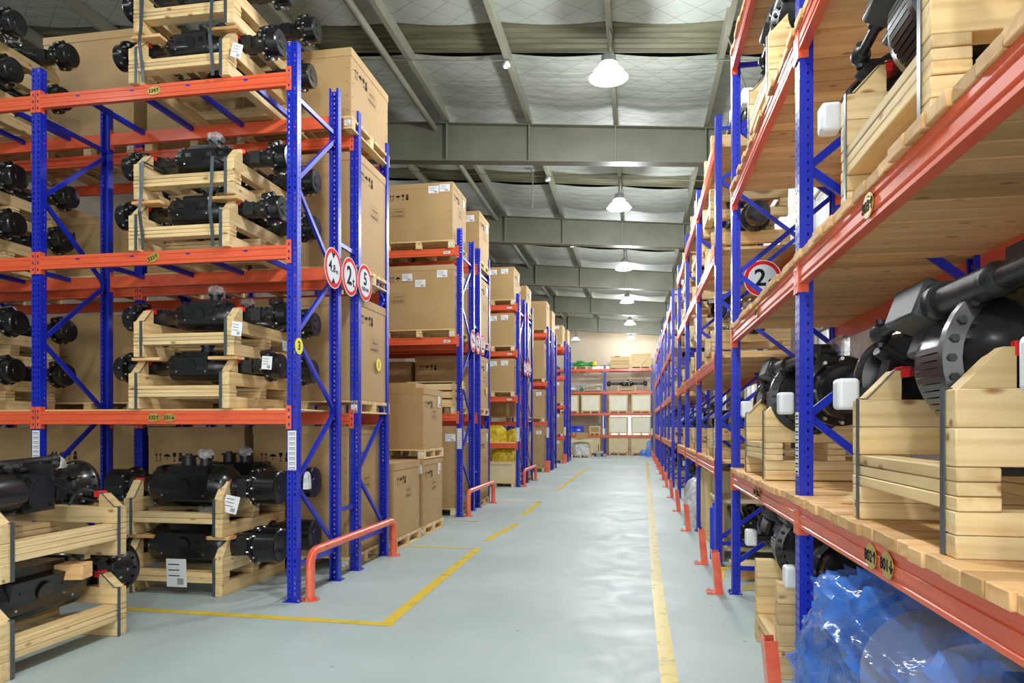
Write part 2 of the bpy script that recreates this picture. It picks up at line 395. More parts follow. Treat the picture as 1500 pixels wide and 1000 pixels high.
def zroof(x): return 7.36-0.093*(x+0.414)       # underside of the roof sheet
def zgt(x): return 7.13-0.093*(x+0.414)         # top of girders
def zgb(x): return 6.46-0.0736*(x+0.414)        # bottom of girders
ceiling = struct('ceiling')
PURX = [-11.6, -10.0, -8.4, -6.8, -5.2, -3.60, -2.0, -0.39, 1.22, 2.6]
SKY = [(4.0, 4.95), (10.1, 11.0), (16.2, 17.1), (22.3, 23.2), (28.4, 29.3), (34.5, 35.4)]
def roof_panel(y0, y1):
    mb = MB(); mb.smooth = True
    xs = [-14.0]+PURX+[3.0]; cols = []
    for a, b in zip(xs[:-1], xs[1:]):
        for k in range(8):
            t = k/8; x = a+(b-a)*t; cols.append((x, zroof(x)-0.05*math.sin(PI*t)))
    cols.append((3.0, zroof(3.0)))
    ny = max(2, int((y1-y0)/0.6)); vs_ = []
    for j in range(ny+1):
        y = y0+(y1-y0)*j/ny; dz = -0.03*abs(math.sin(j*1.9))
        for x, z in cols: vs_.append((x, y, z+dz*(0 if j in (0, ny) else 1)))
    nc = len(cols); mb.add(vs_, [(j*nc+i, j*nc+i+1, (j+1)*nc+i+1, (j+1)*nc+i) for j in range(ny) for i in range(nc-1)])
    part('insulation_panel', mb.mesh('insulation_panel', 'roof'), ceiling)
yy = -5.0
for a, b in SKY:
    roof_panel(yy, a)
    mb = MB()
    nx = 170
    for side in (0,):
        prof = []
        nyc = 24
        vs_ = []
        for j in range(nyc+1):
            y = a+(b-a)*j/nyc; dz = 0.03+0.018*(1 if (j//2) % 2 else -1)
            for x in (-14.0, 3.0): vs_.append((x, y, zroof(x)+dz))
        mb.add(vs_, [(2*j, 2*j+1, 2*j+3, 2*j+2) for j in range(nyc)])
    part('skylight_sheet', mb.mesh('skylight_sheet', 'skylight'), ceiling)
    yy = b
roof_panel(yy, 41.6)
mb = MB(); mb.add([(-14, -5, zroof(-14)+0.2), (3, -5, zroof(3)+0.2), (3, 41.6, zroof(3)+0.2), (-14, 41.6, zroof(-14)+0.2)], [(0,1,2,3)])
part('roof_sheet', mb.mesh('roof_sheet', 'steel'), ceiling)
GIR = [1.1, 7.2, 13.2, 19.3, 25.3, 31.4, 37.5]
for x in PURX[:-1]:
    mb = MB(); z = zroof(x)-0.10
    mb.extrude_x([(0.035,-0.1),(-0.035,-0.1),(-0.035,-0.09),(-0.035,0.09),(0.035,0.09),(0.035,0.1),(-0.042,0.1),(-0.042,-0.108),(0.035,-0.108)], -4.8, 41.5)
    part('purlin', mb.mesh('purlin', 'steel2'), ceiling, (x, 0, z), (0,0,PI/2))
for gy in GIR:
    mb = MB(); x0, x1 = -13.9, 2.95
    def slab(za, zb, y0, y1):
        mb.add([(x0,y0,za(x0)),(x1,y0,za(x1)),(x1,y1,za(x1)),(x0,y1,za(x0)),(x0,y0,zb(x0)),(x1,y0,zb(x1)),(x1,y1,zb(x1)),(x0,y1,zb(x0))],
               [(0,3,2,1),(4,5,6,7),(0,1,5,4),(1,2,6,5),(2,3,7,6),(3,0,4,7)])
    slab(zgb, zgt, gy-0.005, gy+0.005)
    slab(zgb, lambda x: zgb(x)+0.016, gy-0.12, gy+0.12); slab(lambda x: zgt(x)-0.014, zgt, gy-0.12, gy+0.12)
    g = part('girder', mb.mesh('girder', 'steel'), ceiling)
    for x in PURX[:-1]:
        mb = MB(); h = zgt(x)-zgb(x)-0.03
        mb.box((0, -0.06, 0), (0.012, 0.11, h)); mb.box((0, 0.06, 0), (0.012, 0.11, h)); mb.cur = 0
        part('stiffener', cached(('stf', round(h, 2)), lambda: mb.mesh('stiffener', 'steel2')), g, (x, gy, (zgt(x)+zgb(x))/2))
# round tie pipes between girders
for a, b in zip(GIR[:-1], GIR[1:]):
    for x in (-3.86, 2.45):
        mb = MB(); mb.cyl((x, a, zgt(x)-0.08), (x, b, zgt(x)-0.08), 0.055, 12)
        part('tie_pipe', mb.mesh('tie_pipe', 'steel2'), ceiling)
# walls
def wall(name, verts_boxes, m):
    mb = MB()
    for c, d in verts_boxes: mb.box(c, d)
    return struct(name, mb.mesh(name, m))
XR_W = 2.95
# wall_right with window openings
def wall_with_holes(name, axis, const, a0, a1, z0, z1, holes, th, m):
    mb = MB(); zs = sorted({z0, z1, *[h[2] for h in holes], *[h[3] for h in holes]})
    as_ = sorted({a0, a1, *[h[0] for h in holes], *[h[1] for h in holes]})
    for i in range(len(as_)-1):
        for j in range(len(zs)-1):
            ca, cz = (as_[i]+as_[i+1])/2, (zs[j]+zs[j+1])/2
            if any(h[0] < ca < h[1] and h[2] < cz < h[3] for h in holes): continue
            da, dz = as_[i+1]-as_[i], zs[j+1]-zs[j]
            if axis == 'x': mb.box((const+th/2, ca, cz), (th, da, dz))
            else: mb.box((ca, const+th/2, cz), (da, th, dz))
    return struct(name, mb.mesh(name, m))
RH = [(4.2, 6.0, 1.9, 3.1), (7.6, 9.4, 1.9, 3.1), (10.6, 12.6, 1.9, 3.2), (11.4, 12.8, 4.9, 5.5), (14.5, 16.5, 1.9, 3.1), (18.5, 20.5, 1.9, 3.1), (24.5, 26.5, 1.9, 3.1), (30.5, 32.5, 1.9, 3.1)]
wall_with_holes('wall_right', 'x', XR_W, -5, 41.7, 0, 7.2, RH, 0.2, 'wallwhite')
FH = [(-1.6, 0.9, 1.05, 2.35), (-2.6, -1.55, 4.75, 5.15), (-2.0, -1.75, 1.0, 2.3)]
wall_with_holes('wall_far', 'y', 41.4, -14, 3.1, 0, 8.8, FH, 0.2, 'plaster')
wall('wall_left', [((-14.1, 18.2, 4.3), (0.2, 47, 8.8))], 'walldark')
wall('wall_back', [((-11.0, -5.1, 4.3), (6.2, 0.2, 8.8)), ((2.2, -5.1, 4.3), (1.9, 0.2, 8.8)), ((-3.3, -5.1, 6.8), (9.2, 0.2, 3.8))], 'wallwhite')
wn = 1
for axis, const, holes in (('x', XR_W, RH), ('y', 41.4, FH)):
    for h in holes:
        w_ = struct('window_%d' % wn); wn += 1
        mb = MB(); a0, a1, z0, z1 = h; t = 0.045; ca, cz = (a0+a1)/2, (z0+z1)/2
        def bx(a, z, da, dz, y=0.08):
            if axis == 'x': mb.box((const+y, a, z), (0.05, da, dz))
            else: mb.box((a, const+y, z), (da, 0.05, dz))
        bx(a0+t/2, cz, t, z1-z0); bx(a1-t/2, cz, t, z1-z0); bx(ca, z0+t/2, a1-a0, t); bx(ca, z1-t/2, a1-a0, t)
        nm = max(1, round((a1-a0)/0.7))
        for k in range(1, nm): bx(a0+(a1-a0)*k/nm, cz, t*0.8, z1-z0)
        part('window_frame', mb.mesh('window_frame', 'frame'), w_)
        for k in range(nm):
            mb = MB(); b0, b1 = a0+(a1-a0)*k/nm, a0+(a1-a0)*(k+1)/nm
            if axis == 'x': mb.box((const+0.09, (b0+b1)/2, cz), (0.006, b1-b0-0.02, z1-z0-0.04))
            else: mb.box(((b0+b1)/2, const+0.09, cz), (b1-b0-0.02, 0.006, z1-z0-0.04))
            part('pane', mb.mesh('pane', 'glass'), w_)
# roof cables, detectors, hook
def cable(pts, label, r=0.008, m='steel2'):
    mb = MB(); mb.tube(pts, r, 6); return thing('cable', label, 'cable', me=mb.mesh('cable', m))
CBL = ['taut cable crossing the roof above the first lamp', 'cable crossing the roof just beyond the first girder', 'cable crossing the roof just beyond the second girder', 'cable crossing the roof just beyond the third girder']
for i, y in enumerate([10.75, 15.9, 21.9, 28.0]):
    cable([(-6.5, y, zroof(-6.5)-0.22), (-2.0, y, zroof(-2.0)-0.24), (2.8, y, zroof(2.8)-0.22)], CBL[i])
    mb = MB(); mb.lathe([(0.05, 0.0), (0.05, 0.03), (0.02, 0.05), (0.0, 0.062), (-0.03, 0.062), (-0.045, 0.045), (-0.02, 0.03), (-0.02, 0.0)], 16, 'z')
    thing('smoke_detector', ['round cream smoke detector under the roof before the first girder', 'round smoke detector between the first and second girders', 'round smoke detector between the second and third girders', 'round smoke detector between the third and fourth girders'][i],
          'detector', (-2.0, y+0.02, zroof(-2.0)-0.29), me=mb.mesh('smoke_detector', 'cap'))
mb = MB(); mb.tube([(-2.05, 13.32, 6.55), (-1.98, 13.45, 6.5), (-1.98, 13.45, 5.9), (-2.0, 13.45, 5.8), (-2.06, 13.45, 5.78), (-2.1, 13.45, 5.85)], 0.01, 6)
thing('wire_hook', 'rusty wire hook hanging from the first girder', 'hook', me=mb.mesh('wire_hook', 'steel'))
cable([(1.22, 10.0, 6.93), (1.75, 10.9, 6.1), (1.95, 11.6, 5.3)], 'dark stay cable slanting down beside the first roof bay over the right racks', 0.012, 'steel')

# high bay lamps
def make_lamp():
    t = thing('high_bay_lamp', '', 'lamp', group='high bay lamps down the aisle')
    mb = MB(); mb.lathe([(0.235, 0.0), (0.235, 0.07), (0.22, 0.095), (0.11, 0.105), (0.09, 0.125), (0.075, 0.125)], 24, 'z')
    part('housing', mb.mesh('housing', 'lampmetal'), t)
    mb = MB(); mb.lathe([(0.11, 0.0), (0.11, 0.12), (0.085, 0.135), (0.05, 0.14), (0.03, 0.165), (0.0, 0.205), (-0.04, 0.24), (-0.07, 0.252), (-0.08, 0.245), (-0.075, 0.22), (-0.03, 0.19), (-0.01, 0.0)], 32, 'z')
    part('glowing_reflector', mb.mesh('reflector', 'lampglow'), t)
    mb = MB(); mb.lathe([(-0.07, 0.256), (-0.07, 0.272), (-0.085, 0.272), (-0.085, 0.256)], 32, 'z')
    part('rim', mb.mesh('rim', 'lampmetal'), t)
    mb = MB(); mb.cyl((0,0,0.22), (0,0,0.62), 0.012, 8); part('hanger_rod', mb.mesh('hanger', 'steel2'), t)
    mb = MB(); mb.tube([(0.0,0.03,0.22), (0.05,0.03,0.3), (0.06,0.03,0.5), (0.02,0.03,0.62)], 0.006, 6); part('flex', mb.mesh('flex', 'dark'), t)
    return t
names = ['brightly lit', 'second', 'third', 'fourth', 'fifth', 'sixth']
for i, y in enumerate(LAMP_Y):
    place('lamp', make_lamp, (-0.39 if i < 4 else -0.33, y, 6.5), 0, ['large glaring high bay lamp hanging before the first girder', 'high bay lamp hanging between the first and second girders',
        'high bay lamp hanging between the second and third girders', 'high bay lamp hanging between the third and fourth girders', 'high bay lamp hanging between the fourth and fifth girders',
        'smallest high bay lamp over the end of the aisle'][i])
place('lamp', make_lamp, (-3.42, 39.9, 6.5), 0, 'high bay lamp over the far left, above the end racking', 'high bay lamps down the aisle')
place('lamp', make_lamp, (-0.38, 3.9, 6.57), 0, 'high bay lamp above the camera end of the aisle', 'high bay lamps down the aisle')

#@@RACKS
# ================================================================ pallet racks
POST_W, POST_D = 0.10, 0.075
def holed_column(mb, xc, w, hw, z0, z1, pitch, hh, fn, phase=0.5):
    """vertical strip of width w centred xc with slots of width hw; fn(u, z) -> point"""
    mb.quad(fn(xc-w/2, z0), fn(xc-hw/2, z0), fn(xc-hw/2, z1), fn(xc-w/2, z1))
    mb.quad(fn(xc+hw/2, z0), fn(xc+w/2, z0), fn(xc+w/2, z1), fn(xc+hw/2, z1))
    z = z0; k = 0
    while z < z1-1e-6:
        zc = z0+(k+phase)*pitch; h = hh*(1.0 if k % 2 else 0.55)
        a, b = zc-h/2, zc+h/2
        if b > z1: mb.quad(fn(xc-hw/2, z), fn(xc+hw/2, z), fn(xc+hw/2, z1), fn(xc-hw/2, z1)); break
        mb.quad(fn(xc-hw/2, z), fn(xc+hw/2, z), fn(xc+hw/2, a), fn(xc-hw/2, a)); z = b; k += 1
def post_mesh(H):
    def mk():
        mb = MB(); w, d = POST_W, POST_D; f = lambda u, z: (u, 0, z)
        holed_column(mb, -0.027, 0.046, 0.013, 0, H, 0.05, 0.026, f)
        holed_column(mb, 0.027, 0.046, 0.013, 0, H, 0.05, 0.026, f)
        g = 0.008
        mb.quad((-0.004,0,0), (0,g,0), (0,g,H), (-0.004,0,H)); mb.quad((0,g,0), (0.004,0,0), (0.004,0,H), (0,g,H))
        for s in (-1, 1):
            fs = lambda u, z, s=s: (s*w/2, u, z)
            holed_column(mb, d*0.62, d*0.76, 0.009, 0, H, 0.05, 0.018, fs)
            mb.quad((s*w/2,0,0), (s*w/2,d*0.24,0), (s*w/2,d*0.24,H), (s*w/2,0,H))
            mb.quad((s*w/2,d,0), (s*(w/2-0.022),d,0), (s*(w/2-0.022),d,H), (s*w/2,d,H))
        me = bpy.data.meshes.new('upright'); me.from_pydata(mb.v, [], mb.f); me.materials.append(M['blue']); me.update()
        return me
    return cached(('post', round(H, 3)), mk)
BH = 0.125
def beam_mesh(L, m='orange'):
    def mk():
        mb = MB(); h = BH; y0, y1 = -0.004, 0.046
        p = [(y0,0),(y0,-0.028),(y0+0.006,-0.032),(y0+0.006,-0.048),(y0,-0.052),(y0,-0.088),(y0+0.006,-0.092),(y0+0.006,-0.104),(y0,-0.108),(y0,-h),(y1,-h),(y1,0)]
        mb.extrude_x(p, 0, L); return mb.mesh('beam', m)
    return cached(('beam', round(L, 3), m), mk)
def endplate_mesh(s):
    def mk():
        mb = MB(); h0, h1 = -0.17, 0.045; fy = -0.007
        for z0, z1, hole in ((h0, h0+0.03, 0), (h0+0.03, h0+0.055, 1), (h0+0.055, -0.075, 0), (-0.075, -0.05, 1), (-0.05, h1-0.055, 0), (h1-0.055, h1-0.03, 1), (h1-0.03, h1, 0)):
            for u0, u1, c in ((0.0, 0.016, 0), (0.016, 0.032, 1), (0.032, 0.047, 0)):
                if hole and c: continue
                mb.box((s*(-(u0+u1)/2), fy, (z0+z1)/2), (u1-u0, 0.005, z1-z0))
        mb.box((s*0.003, 0.02, (h0+h1)/2), (0.006, 0.058, h1-h0))
        mb.cur = 1; mb.cyl((s*-0.024, fy-0.006, -0.035), (s*-0.024, fy, -0.035), 0.007, 8)
        return mb.mesh('end_plate', ['orange', 'chrome'])
    return cached(('ep', s), mk)
def brace_mesh(L):
    def mk():
        mb = MB(); w, d, t = 0.042, 0.028, 0.003
        mb.extrude_x([(-d/2,-w/2),(d/2,-w/2),(d/2,-w/2+t),(-d/2+t,-w/2+t),(-d/2+t,w/2-t),(d/2,w/2-t),(d/2,w/2),(-d/2,w/2)], -L/2, L/2)
        return mb.mesh('brace', 'blue')
    return cached(('brace', round(L, 2)), mk)
def foot_mesh():
    def mk():
        mb = MB(); mb.box((0, 0.03, 0.004), (0.16, 0.12, 0.008)); 
        mb.cur = 1
        for x, y in ((-0.065, -0.01), (0.065, -0.01), (0.065, 0.075)): mb.cyl((x, y, 0.008), (x, y, 0.022), 0.009, 6)
        return mb.mesh('base_plate', ['blue', 'chrome'])
    return cached('foot', mk)
def rack(label, loc, rz, posts, W, levels, H, group=None, zig=None, braces=True, beams=None, rear=True, bars=(), feet=True):
    """posts: local x of upright centres; levels: top heights of beams; beams: optional {bay: levels}"""
    t = thing('pallet_rack', label, 'rack', loc, rz, group)
    nodes = zig or [0.38, 1.07, 1.75, 2.44, 3.15, 3.85, 4.57]
    for x in posts:
        part('upright', post_mesh(H), t, (x, 0, 0)); part('upright', post_mesh(H), t, (x, W, 0), (0,0,PI))
        if feet: part('base_plate', foot_mesh(), t, (x, 0, 0)); part('base_plate', foot_mesh(), t, (x, W, 0), (0,0,PI))
        if braces:
            ya, yb = 0.055, W-0.055
            def br(y0, z0, y1, z1):
                L = math.hypot(y1-y0, z1-z0); a = math.atan2(z1-z0, y1-y0)
                part('brace', brace_mesh(L), t, (x, (y0+y1)/2, (z0+z1)/2), Euler((0, -a, 0)).to_matrix().to_4x4().to_euler() if False else (Matrix.Rotation(PI/2, 3, 'Z') @ Matrix.Rotation(-a, 3, 'Y')).to_euler())
            br(ya, nodes[0]-0.06, yb, nodes[0]-0.06); br(ya, nodes[-1]+0.06, yb, nodes[-1]+0.06)
            for i in range(len(nodes)-1):
                if (len(nodes)-1-i) % 2 == 1: br(ya, nodes[i], yb, nodes[i+1])
                else: br(yb, nodes[i], ya, nodes[i+1])
    for b in range(len(posts)-1):
        xa, xb = posts[b]+POST_W/2+0.001, posts[b+1]-POST_W/2-0.001
        for z in (beams[b] if beams and b in beams else levels):
            for side in ((0, 1) if rear else (0,)):
                L = xb-xa
                o = part('beam', beam_mesh(L), t, (xa, 0, z) if not side else (xb, W, z), (0,0,0) if not side else (0,0,PI))
                part('end_plate', endplate_mesh(1), o, (0,0,0)); part('end_plate', endplate_mesh(-1), o, (L,0,0))
            if z in bars:
                n = 4
                for k in range(n):
                    x = xa+(xb-xa)*(k+0.7)/(n+0.4)
                    part('support_bar', cached(('bar', round(W, 2)), lambda: _bar(W)), t, (x, W/2, z-0.022), (0,0,PI/2))
    return t
def _bar(W):
    mb = MB(); mb.box((0,0,0), (W-0.0, 0.04, 0.045)); mb.box((-W/2+0.02, 0, -0.03), (0.012, 0.05, 0.06)); mb.box((W/2-0.02, 0, -0.03), (0.012, 0.05, 0.06)); return mb.mesh('support_bar', 'blue')

XL = -3.0925     # centre of the aisle-end uprights of the left racks
RW = 0.97
LP = [XL-5.38, XL-2.69, XL]
YA, YB, YC, YD, YE = 5.97, 12.11, 18.32, 24.6, 30.6
GAP = 0.465
rackA = rack('blue and orange pallet rack of black axles, nearest on the left side', (0, YA, 0), 0, LP, RW, [1.745, 3.254, 4.83], 5.1, 'left pallet racks', bars=(3.254, 4.83))
rackA2 = rack('pallet rack of tall cartons backing onto the nearest left rack', (0, YA+RW+GAP, 0), 0, LP, RW, [1.745, 3.254, 4.83], 5.1, 'left pallet racks')
rackB = rack('second left rack, front row with big cartons on its upper beams', (0, YB, 0), 0, LP, RW, [1.82, 3.18, 4.75], 5.1, 'left pallet racks', beams={0: [1.82, 3.18, 4.75]})
rackB2 = rack('second left rack, rear row with its back to the front row', (0, YB+RW+GAP, 0), 0, LP, RW, [1.82, 3.18, 4.75], 5.1, 'left pallet racks')
rackC = rack('third left rack, front row with a low beam holding yellow bags', (0, YC, 0), 0, LP[1:], RW, [1.15, 2.38, 3.58, 4.80], 5.1, 'left pallet racks')
rackC2 = rack('third left rack, rear row behind the one with yellow bags', (0, YC+RW+GAP, 0), 0, LP[1:], RW, [1.73, 3.18, 4.75], 5.1, 'left pallet racks')
rackD = rack('fourth left rack, front row with a tall carton on its floor level', (0, YD, 0), 0, LP[1:], RW, [1.75, 3.15, 4.87], 5.1, 'left pallet racks')
rackD2 = rack('fourth left rack, rear row', (0, YD+RW+GAP, 0), 0, LP[1:], RW, [1.75, 3.15, 4.87], 5.1, 'left pallet racks')
rackE = rack('fifth left rack, front row, farthest of the carton racks', (0, YE, 0), 0, LP[1:], RW, [1.15, 2.5, 3.8, 5.05], 5.3, 'left pallet racks')
rackE2 = rack('fifth left rack, rear row facing the end wall', (0, YE+RW+GAP, 0), 0, LP[1:], RW, [1.15, 2.5, 3.8, 5.05], 5.3, 'left pallet racks')
for r2 in (rackA2, rackB2, rackC2, rackD2, rackE2):
    for z in (0.72, 3.52):
        part('row_spacer', brace_mesh(GAP), r2, (XL, -GAP/2, z), (0,0,PI/2))
# end wall rack
rackF = rack('rack across the end wall with pale crates and a green axle', (0, 39.5, 0), 0, [-7.05, -4.42, -1.79, 0.80], 0.95, [1.11, 2.33, 3.54, 4.79], 5.0)
# right side racks run along the aisle: local x = -Y, local y = +X
XR = 0.895
def rrack(label, ys, levels, H, beams=None, zig=None):
    return rack(label, (XR, 0, 0), -PI/2, [-y for y in sorted(ys, reverse=True)], RW, levels, H, 'right pallet racks', beams=beams, zig=zig)
ZR = [0.30, 0.95, 1.66, 2.36, 3.06, 3.76, 4.46, 5.0]
rackR1 = rrack('orange and blue rack at the right edge with plank decks, closest of all', [1.38, 4.22, 7.04], [1.16, 2.52, 3.83, 5.12], 5.26, zig=ZR)
R2Y = [8.5, 11.12, 13.66, 16.22]; R3Y = [19.0, 21.5, 24.1, 26.7]; R4Y = [28.2, 30.8, 33.4, 36.0]
RLV = [1.16, 2.40, 3.66, 4.87]
rackR2 = rrack('second rack on the right side, just past the cross passage', R2Y, RLV, 5.2, zig=ZR)
rackR3 = rrack('third rack on the right side', R3Y, RLV, 5.2, zig=ZR)
rackR4 = rrack('fourth rack on the right side, nearest the end wall', R4Y, RLV, 5.2, zig=ZR)

#@@DECK
# ---------------------------------------------------------------- plank decks
def plank_deck(label, x0, x1, y0, y1, z, pw, th, along='x', m='wood2', joined=False):
    """deck of planks; along = direction of each plank"""
    t = thing('plank_deck', label, 'deck', ((x0+x1)/2, (y0+y1)/2, z), group='plank decks')
    L, S = ((x1-x0), (y1-y0)) if along == 'x' else ((y1-y0), (x1-x0))
    n = max(1, round(S/pw)); pw = S/n
    for k in range(n):
        s = -S/2+(k+0.5)*pw; ex = random.uniform(-0.012, 0.012)
        me = blk((L, pw-0.009, th), m, 0.004)
        part('plank', me, t, (ex, s, th/2+random.uniform(0, 0.002)) if along == 'x' else (s, ex, th/2), (0,0,0) if along == 'x' else (0,0,PI/2))
    return t
DT = 0.05
for nm, y0, y1 in (('near', 1.44, 4.21), ('far', 4.24, 6.98)):
    for z, lv in ((1.16, 'lowest'), (2.52, 'second'), (3.83, 'third'), (5.12, 'top')):
        if nm == 'near' and lv == 'top': continue
        plank_deck('plank deck on the %s beams of the right edge rack, %s bay' % (lv, 'camera side' if nm == 'near' else 'second'),
                   XR-0.02, XR+RW+0.01, y0, y1, z, 0.155 if lv != 'lowest' else 0.13, DT if nm == 'near' else 0.045)
ordn = ['first', 'second', 'third', 'fourth']
def bay_name(r, b): return '%s bay of %s right rack' % (ordn[b], {2: 'second', 3: 'third', 4: 'fourth'}[r])
for r, ys in ((2, R2Y), (3, R3Y), (4, R4Y)):
    for b in range(3):
        for li, z in enumerate(RLV):
            if li == 2 and b == 1: continue
            plank_deck('plank deck, %s beams, %s' % (['lowest', 'second', 'third', 'top'][li], bay_name(r, b)), XR, XR+RW, ys[b]+0.06, ys[b+1]-0.06, z, 0.42 if r > 2 else 0.25, 0.035)
plank_deck('thin board deck along the lowest beams of the nearest left rack', LP[1]+0.06, XL-0.06, YA+0.02, YA+RW-0.02, 1.745, 0.33, 0.018, 'x', 'wood')
plank_deck('thin board deck on the lowest beams, outer bay of the nearest left rack', LP[0]+0.06, LP[1]-0.06, YA+0.02, YA+RW-0.02, 1.745, 0.33, 0.018, 'x', 'wood')

# ---------------------------------------------------------------- oval tags, strips, number tags
def oval(text_s, parent, loc, face, tilt=0.0, w=0.142, h=0.085, name='location_tag'):
    def mk():
        mb = MB(); n = 24
        for (ww, hh, z0, z1, c) in ((w, h, 0, 0.002, 0), (w*0.9, h*0.86, 0.002, 0.0026, 0)):
            vs_ = [(ww/2*math.cos(2*PI*k/n), hh/2*math.sin(2*PI*k/n), z) for z in (z0, z1) for k in range(n)]
            mb.cur = c; mb.add(vs_, [(k, (k+1) % n, (k+1) % n+n, k+n) for k in range(n)]+[tuple(range(n, 2*n))])
        mb.cyl((0, h*0.36, 0.002), (0, h*0.36, 0.005), 0.004, 6)
        return mb.mesh('oval_tag', ['brass'])
    e = Euler(FACE[face]).to_matrix() @ Matrix.Rotation(tilt, 3, 'Z')
    o = part(name, cached(('oval', w, h), mk), parent, loc, e.to_euler(), 'oval brass tag reading '+text_s.replace('\u2191', ' up arrow').replace('\u2193', ' down arrow'))
    part('lettering', text(text_s, h*0.62), o, (0, -h*0.03, 0.0032))
    return o
def beam_at(root, bayx, z, front=True):
    best = None
    for c in root.children:
        if c.name.startswith('beam') and abs(c.location.z-z) < 0.01 and (abs(c.location.y) < 0.01) == front and abs(c.location.x-bayx) < 0.3: best = c
    return best
bx = LP[1]+0.05
for z, items in ((1.745, [('332\u2191', -4.49, 0), ('331\u2193', -4.33, 0)]), (3.254, [('333\u2191', -4.50, 0.35)]), (4.83, [('334\u2191', -4.49, 0.05)])):
    bm_ = beam_at(rackA, bx, z)
    for s, x, tl in items: oval(s, bm_, (x-bx, -0.0075, -0.062), '-y', tl, w=0.14, h=0.082)
# right rack: local x = -Y; beam local x starts at -(4.22)+... ; beam faces local -y
for z, items in ((1.16, [('802\u2191', 2.915), ('801\u2193', 2.735)]), (2.52, [('803\u2191', 2.95)]), ):
    bm_ = beam_at(rackR1, -4.22+0.051, z)
    for s, y in items: oval(s, bm_, (4.22-0.051-y, -0.0075, -0.06), '-y', 0.0, w=0.125, h=0.098)
bm_ = beam_at(rackR1, -7.04+0.051, 1.16)
for s, y in (('806\u2191', 5.62), ('805\u2193', 5.46)): oval(s, bm_, (7.04-0.051-y, -0.0075, -0.06), '-y', 0.0, w=0.115, h=0.09)
bm_ = beam_at(rackR1, -7.04+0.051, 2.52); oval('807\u2191', bm_, (7.04-0.051-5.55, -0.0075, -0.06), '-y', 0.0, w=0.115, h=0.09)

def strip_mesh():
    mb = MB(); h = 0.36; mb.box((0, 0, 0), (0.082, 0.001, h)); mb.cur = 1
    for r in range(8):
        z = h/2-0.022-r*h/8
        for k in range(6): mb.box((-0.026+k*0.0105, -0.001, z), (0.0065, 0.001, 0.009))
        for k in range(5): mb.box((-0.026+k*0.013, -0.001, z-0.016), (0.008, 0.001, 0.006))
    return mb.mesh('strip', ['white', 'ink'])
def strip(root, x, z=1.37):
    o = part('barcode_strip', cached('strip', strip_mesh), root, (x, -0.002, z), label='white strip of printed rows')
for x in LP[1:]: strip(rackA, x, 1.38)
strip(rackA2, XL, 1.38) if False else None
for rk in (rackB, rackC, rackD, rackE): strip(rk, XL, 1.38)
for y in (4.22,): strip(rackR1, -y, 1.50)
for rk, ys in ((rackR2, R2Y),): strip(rk, -ys[0], 1.5)
strip(rackF, -1.79, 1.3); strip(rackF, 0.80, 1.3)
def numtag(root, txt, loc, lab):
    mb = MB(); mb.cyl((0,0,0), (0,0,0.003), 0.075, 24)
    o = part('number_disc', cached('numdisc', lambda: mb.mesh('number_disc', 'yel')), root, loc, FACE['+x'], lab)
    part('lettering', text(txt, 0.11), o, (0, 0, 0.0035))
for rk, t1 in ((rackA, '3'), (rackB, '3')): numtag(rk, t1, (XL+0.056, 0.02, 2.33), 'yellow round disc with a black number')
for rk in (rackA2, rackB2): numtag(rk, '1', (XL+0.056, 0.60, 2.33), 'yellow round disc with a black number')
def beam_label(root, x, z):
    b_ = beam_at(root, LP[1]+0.05, z)
    if b_:
        mb = MB(); mb.box((0,0,0), (0.12, 0.001, 0.045)); mb.cur = 1
        for k in range(5): mb.box((-0.035+k*0.016, -0.001, 0), (0.009, 0.001, 0.02))
        part('paper_tag', cached('bl', lambda: mb.mesh('bl', ['white', 'ink'])), b_, (x-LP[1]-0.05, -0.006, -0.07))
for rk, zs in ((rackB, (3.18, 4.75)), (rackC, (2.38, 3.58, 4.80))):
    for z in zs: beam_label(rk, -3.32, z)

# ---------------------------------------------------------------- round signs
def sign(label, loc, face, kind, D=0.41, turn=0.0):
    t = thing('round_sign', label, 'sign', loc, 0, 'round limit signs')
    t.rotation_euler = (Matrix.Rotation(turn, 3, 'Z') @ Euler(FACE[face]).to_matrix()).to_euler()
    def plate():
        mb = MB(); r = D/2; mb.cyl((0,0,-0.003), (0,0,0), r, 48, smooth=False); return mb.mesh('plate', 'signwhite')
    def ring():
        mb = MB(); n = 48; r0, r1 = D/2*0.955, D/2*0.765; z = 0.0008
        vs_ = [(r*math.cos(2*PI*k/n), r*math.sin(2*PI*k/n), z) for r in (r0, r1) for k in range(n)]
        mb.add(vs_, [(k, (k+1) % n, (k+1) % n+n, k+n) for k in range(n)]); return mb.mesh('ring', 'signred')
    part('plate', cached(('plate', D), plate), t); part('red_ring', cached(('ring', D), ring), t)
    if kind == '4.8':
        def tri():
            mb = MB(); mb.add([(-0.05,0.155,0.001), (0,0.095,0.001), (0.05,0.155,0.001)], [(0,1,2)]); mb.add([(-0.05,-0.155,0.001), (0.05,-0.155,0.001), (0,-0.095,0.001)], [(0,1,2)])
            return mb.mesh('triangles', 'ink')
        part('height_triangles', cached('tri', tri), t)
        part('lettering', text('4', 0.15), t, (-0.072, 0.01, 0.001)); part('lettering', text('.', 0.14), t, (-0.022, 0.0, 0.001)); part('lettering', text('8', 0.105), t, (0.02, -0.005, 0.001)); part('lettering', text('m', 0.065), t, (0.085, -0.02, 0.001))
    elif kind == '2t':
        part('lettering', text('2', 0.27), t, (-0.025, 0.0, 0.001)); part('lettering', text('t', 0.15), t, (0.088, -0.045, 0.001))
    elif kind == '5':
        part('lettering', text('5', 0.20), t, (0, 0.035, 0.001)); part('lettering', text('\u516c\u91cc/\u5c0f\u65f6', 0.048), t, (0, -0.078, 0.001))
    return t
SX = XL+0.075
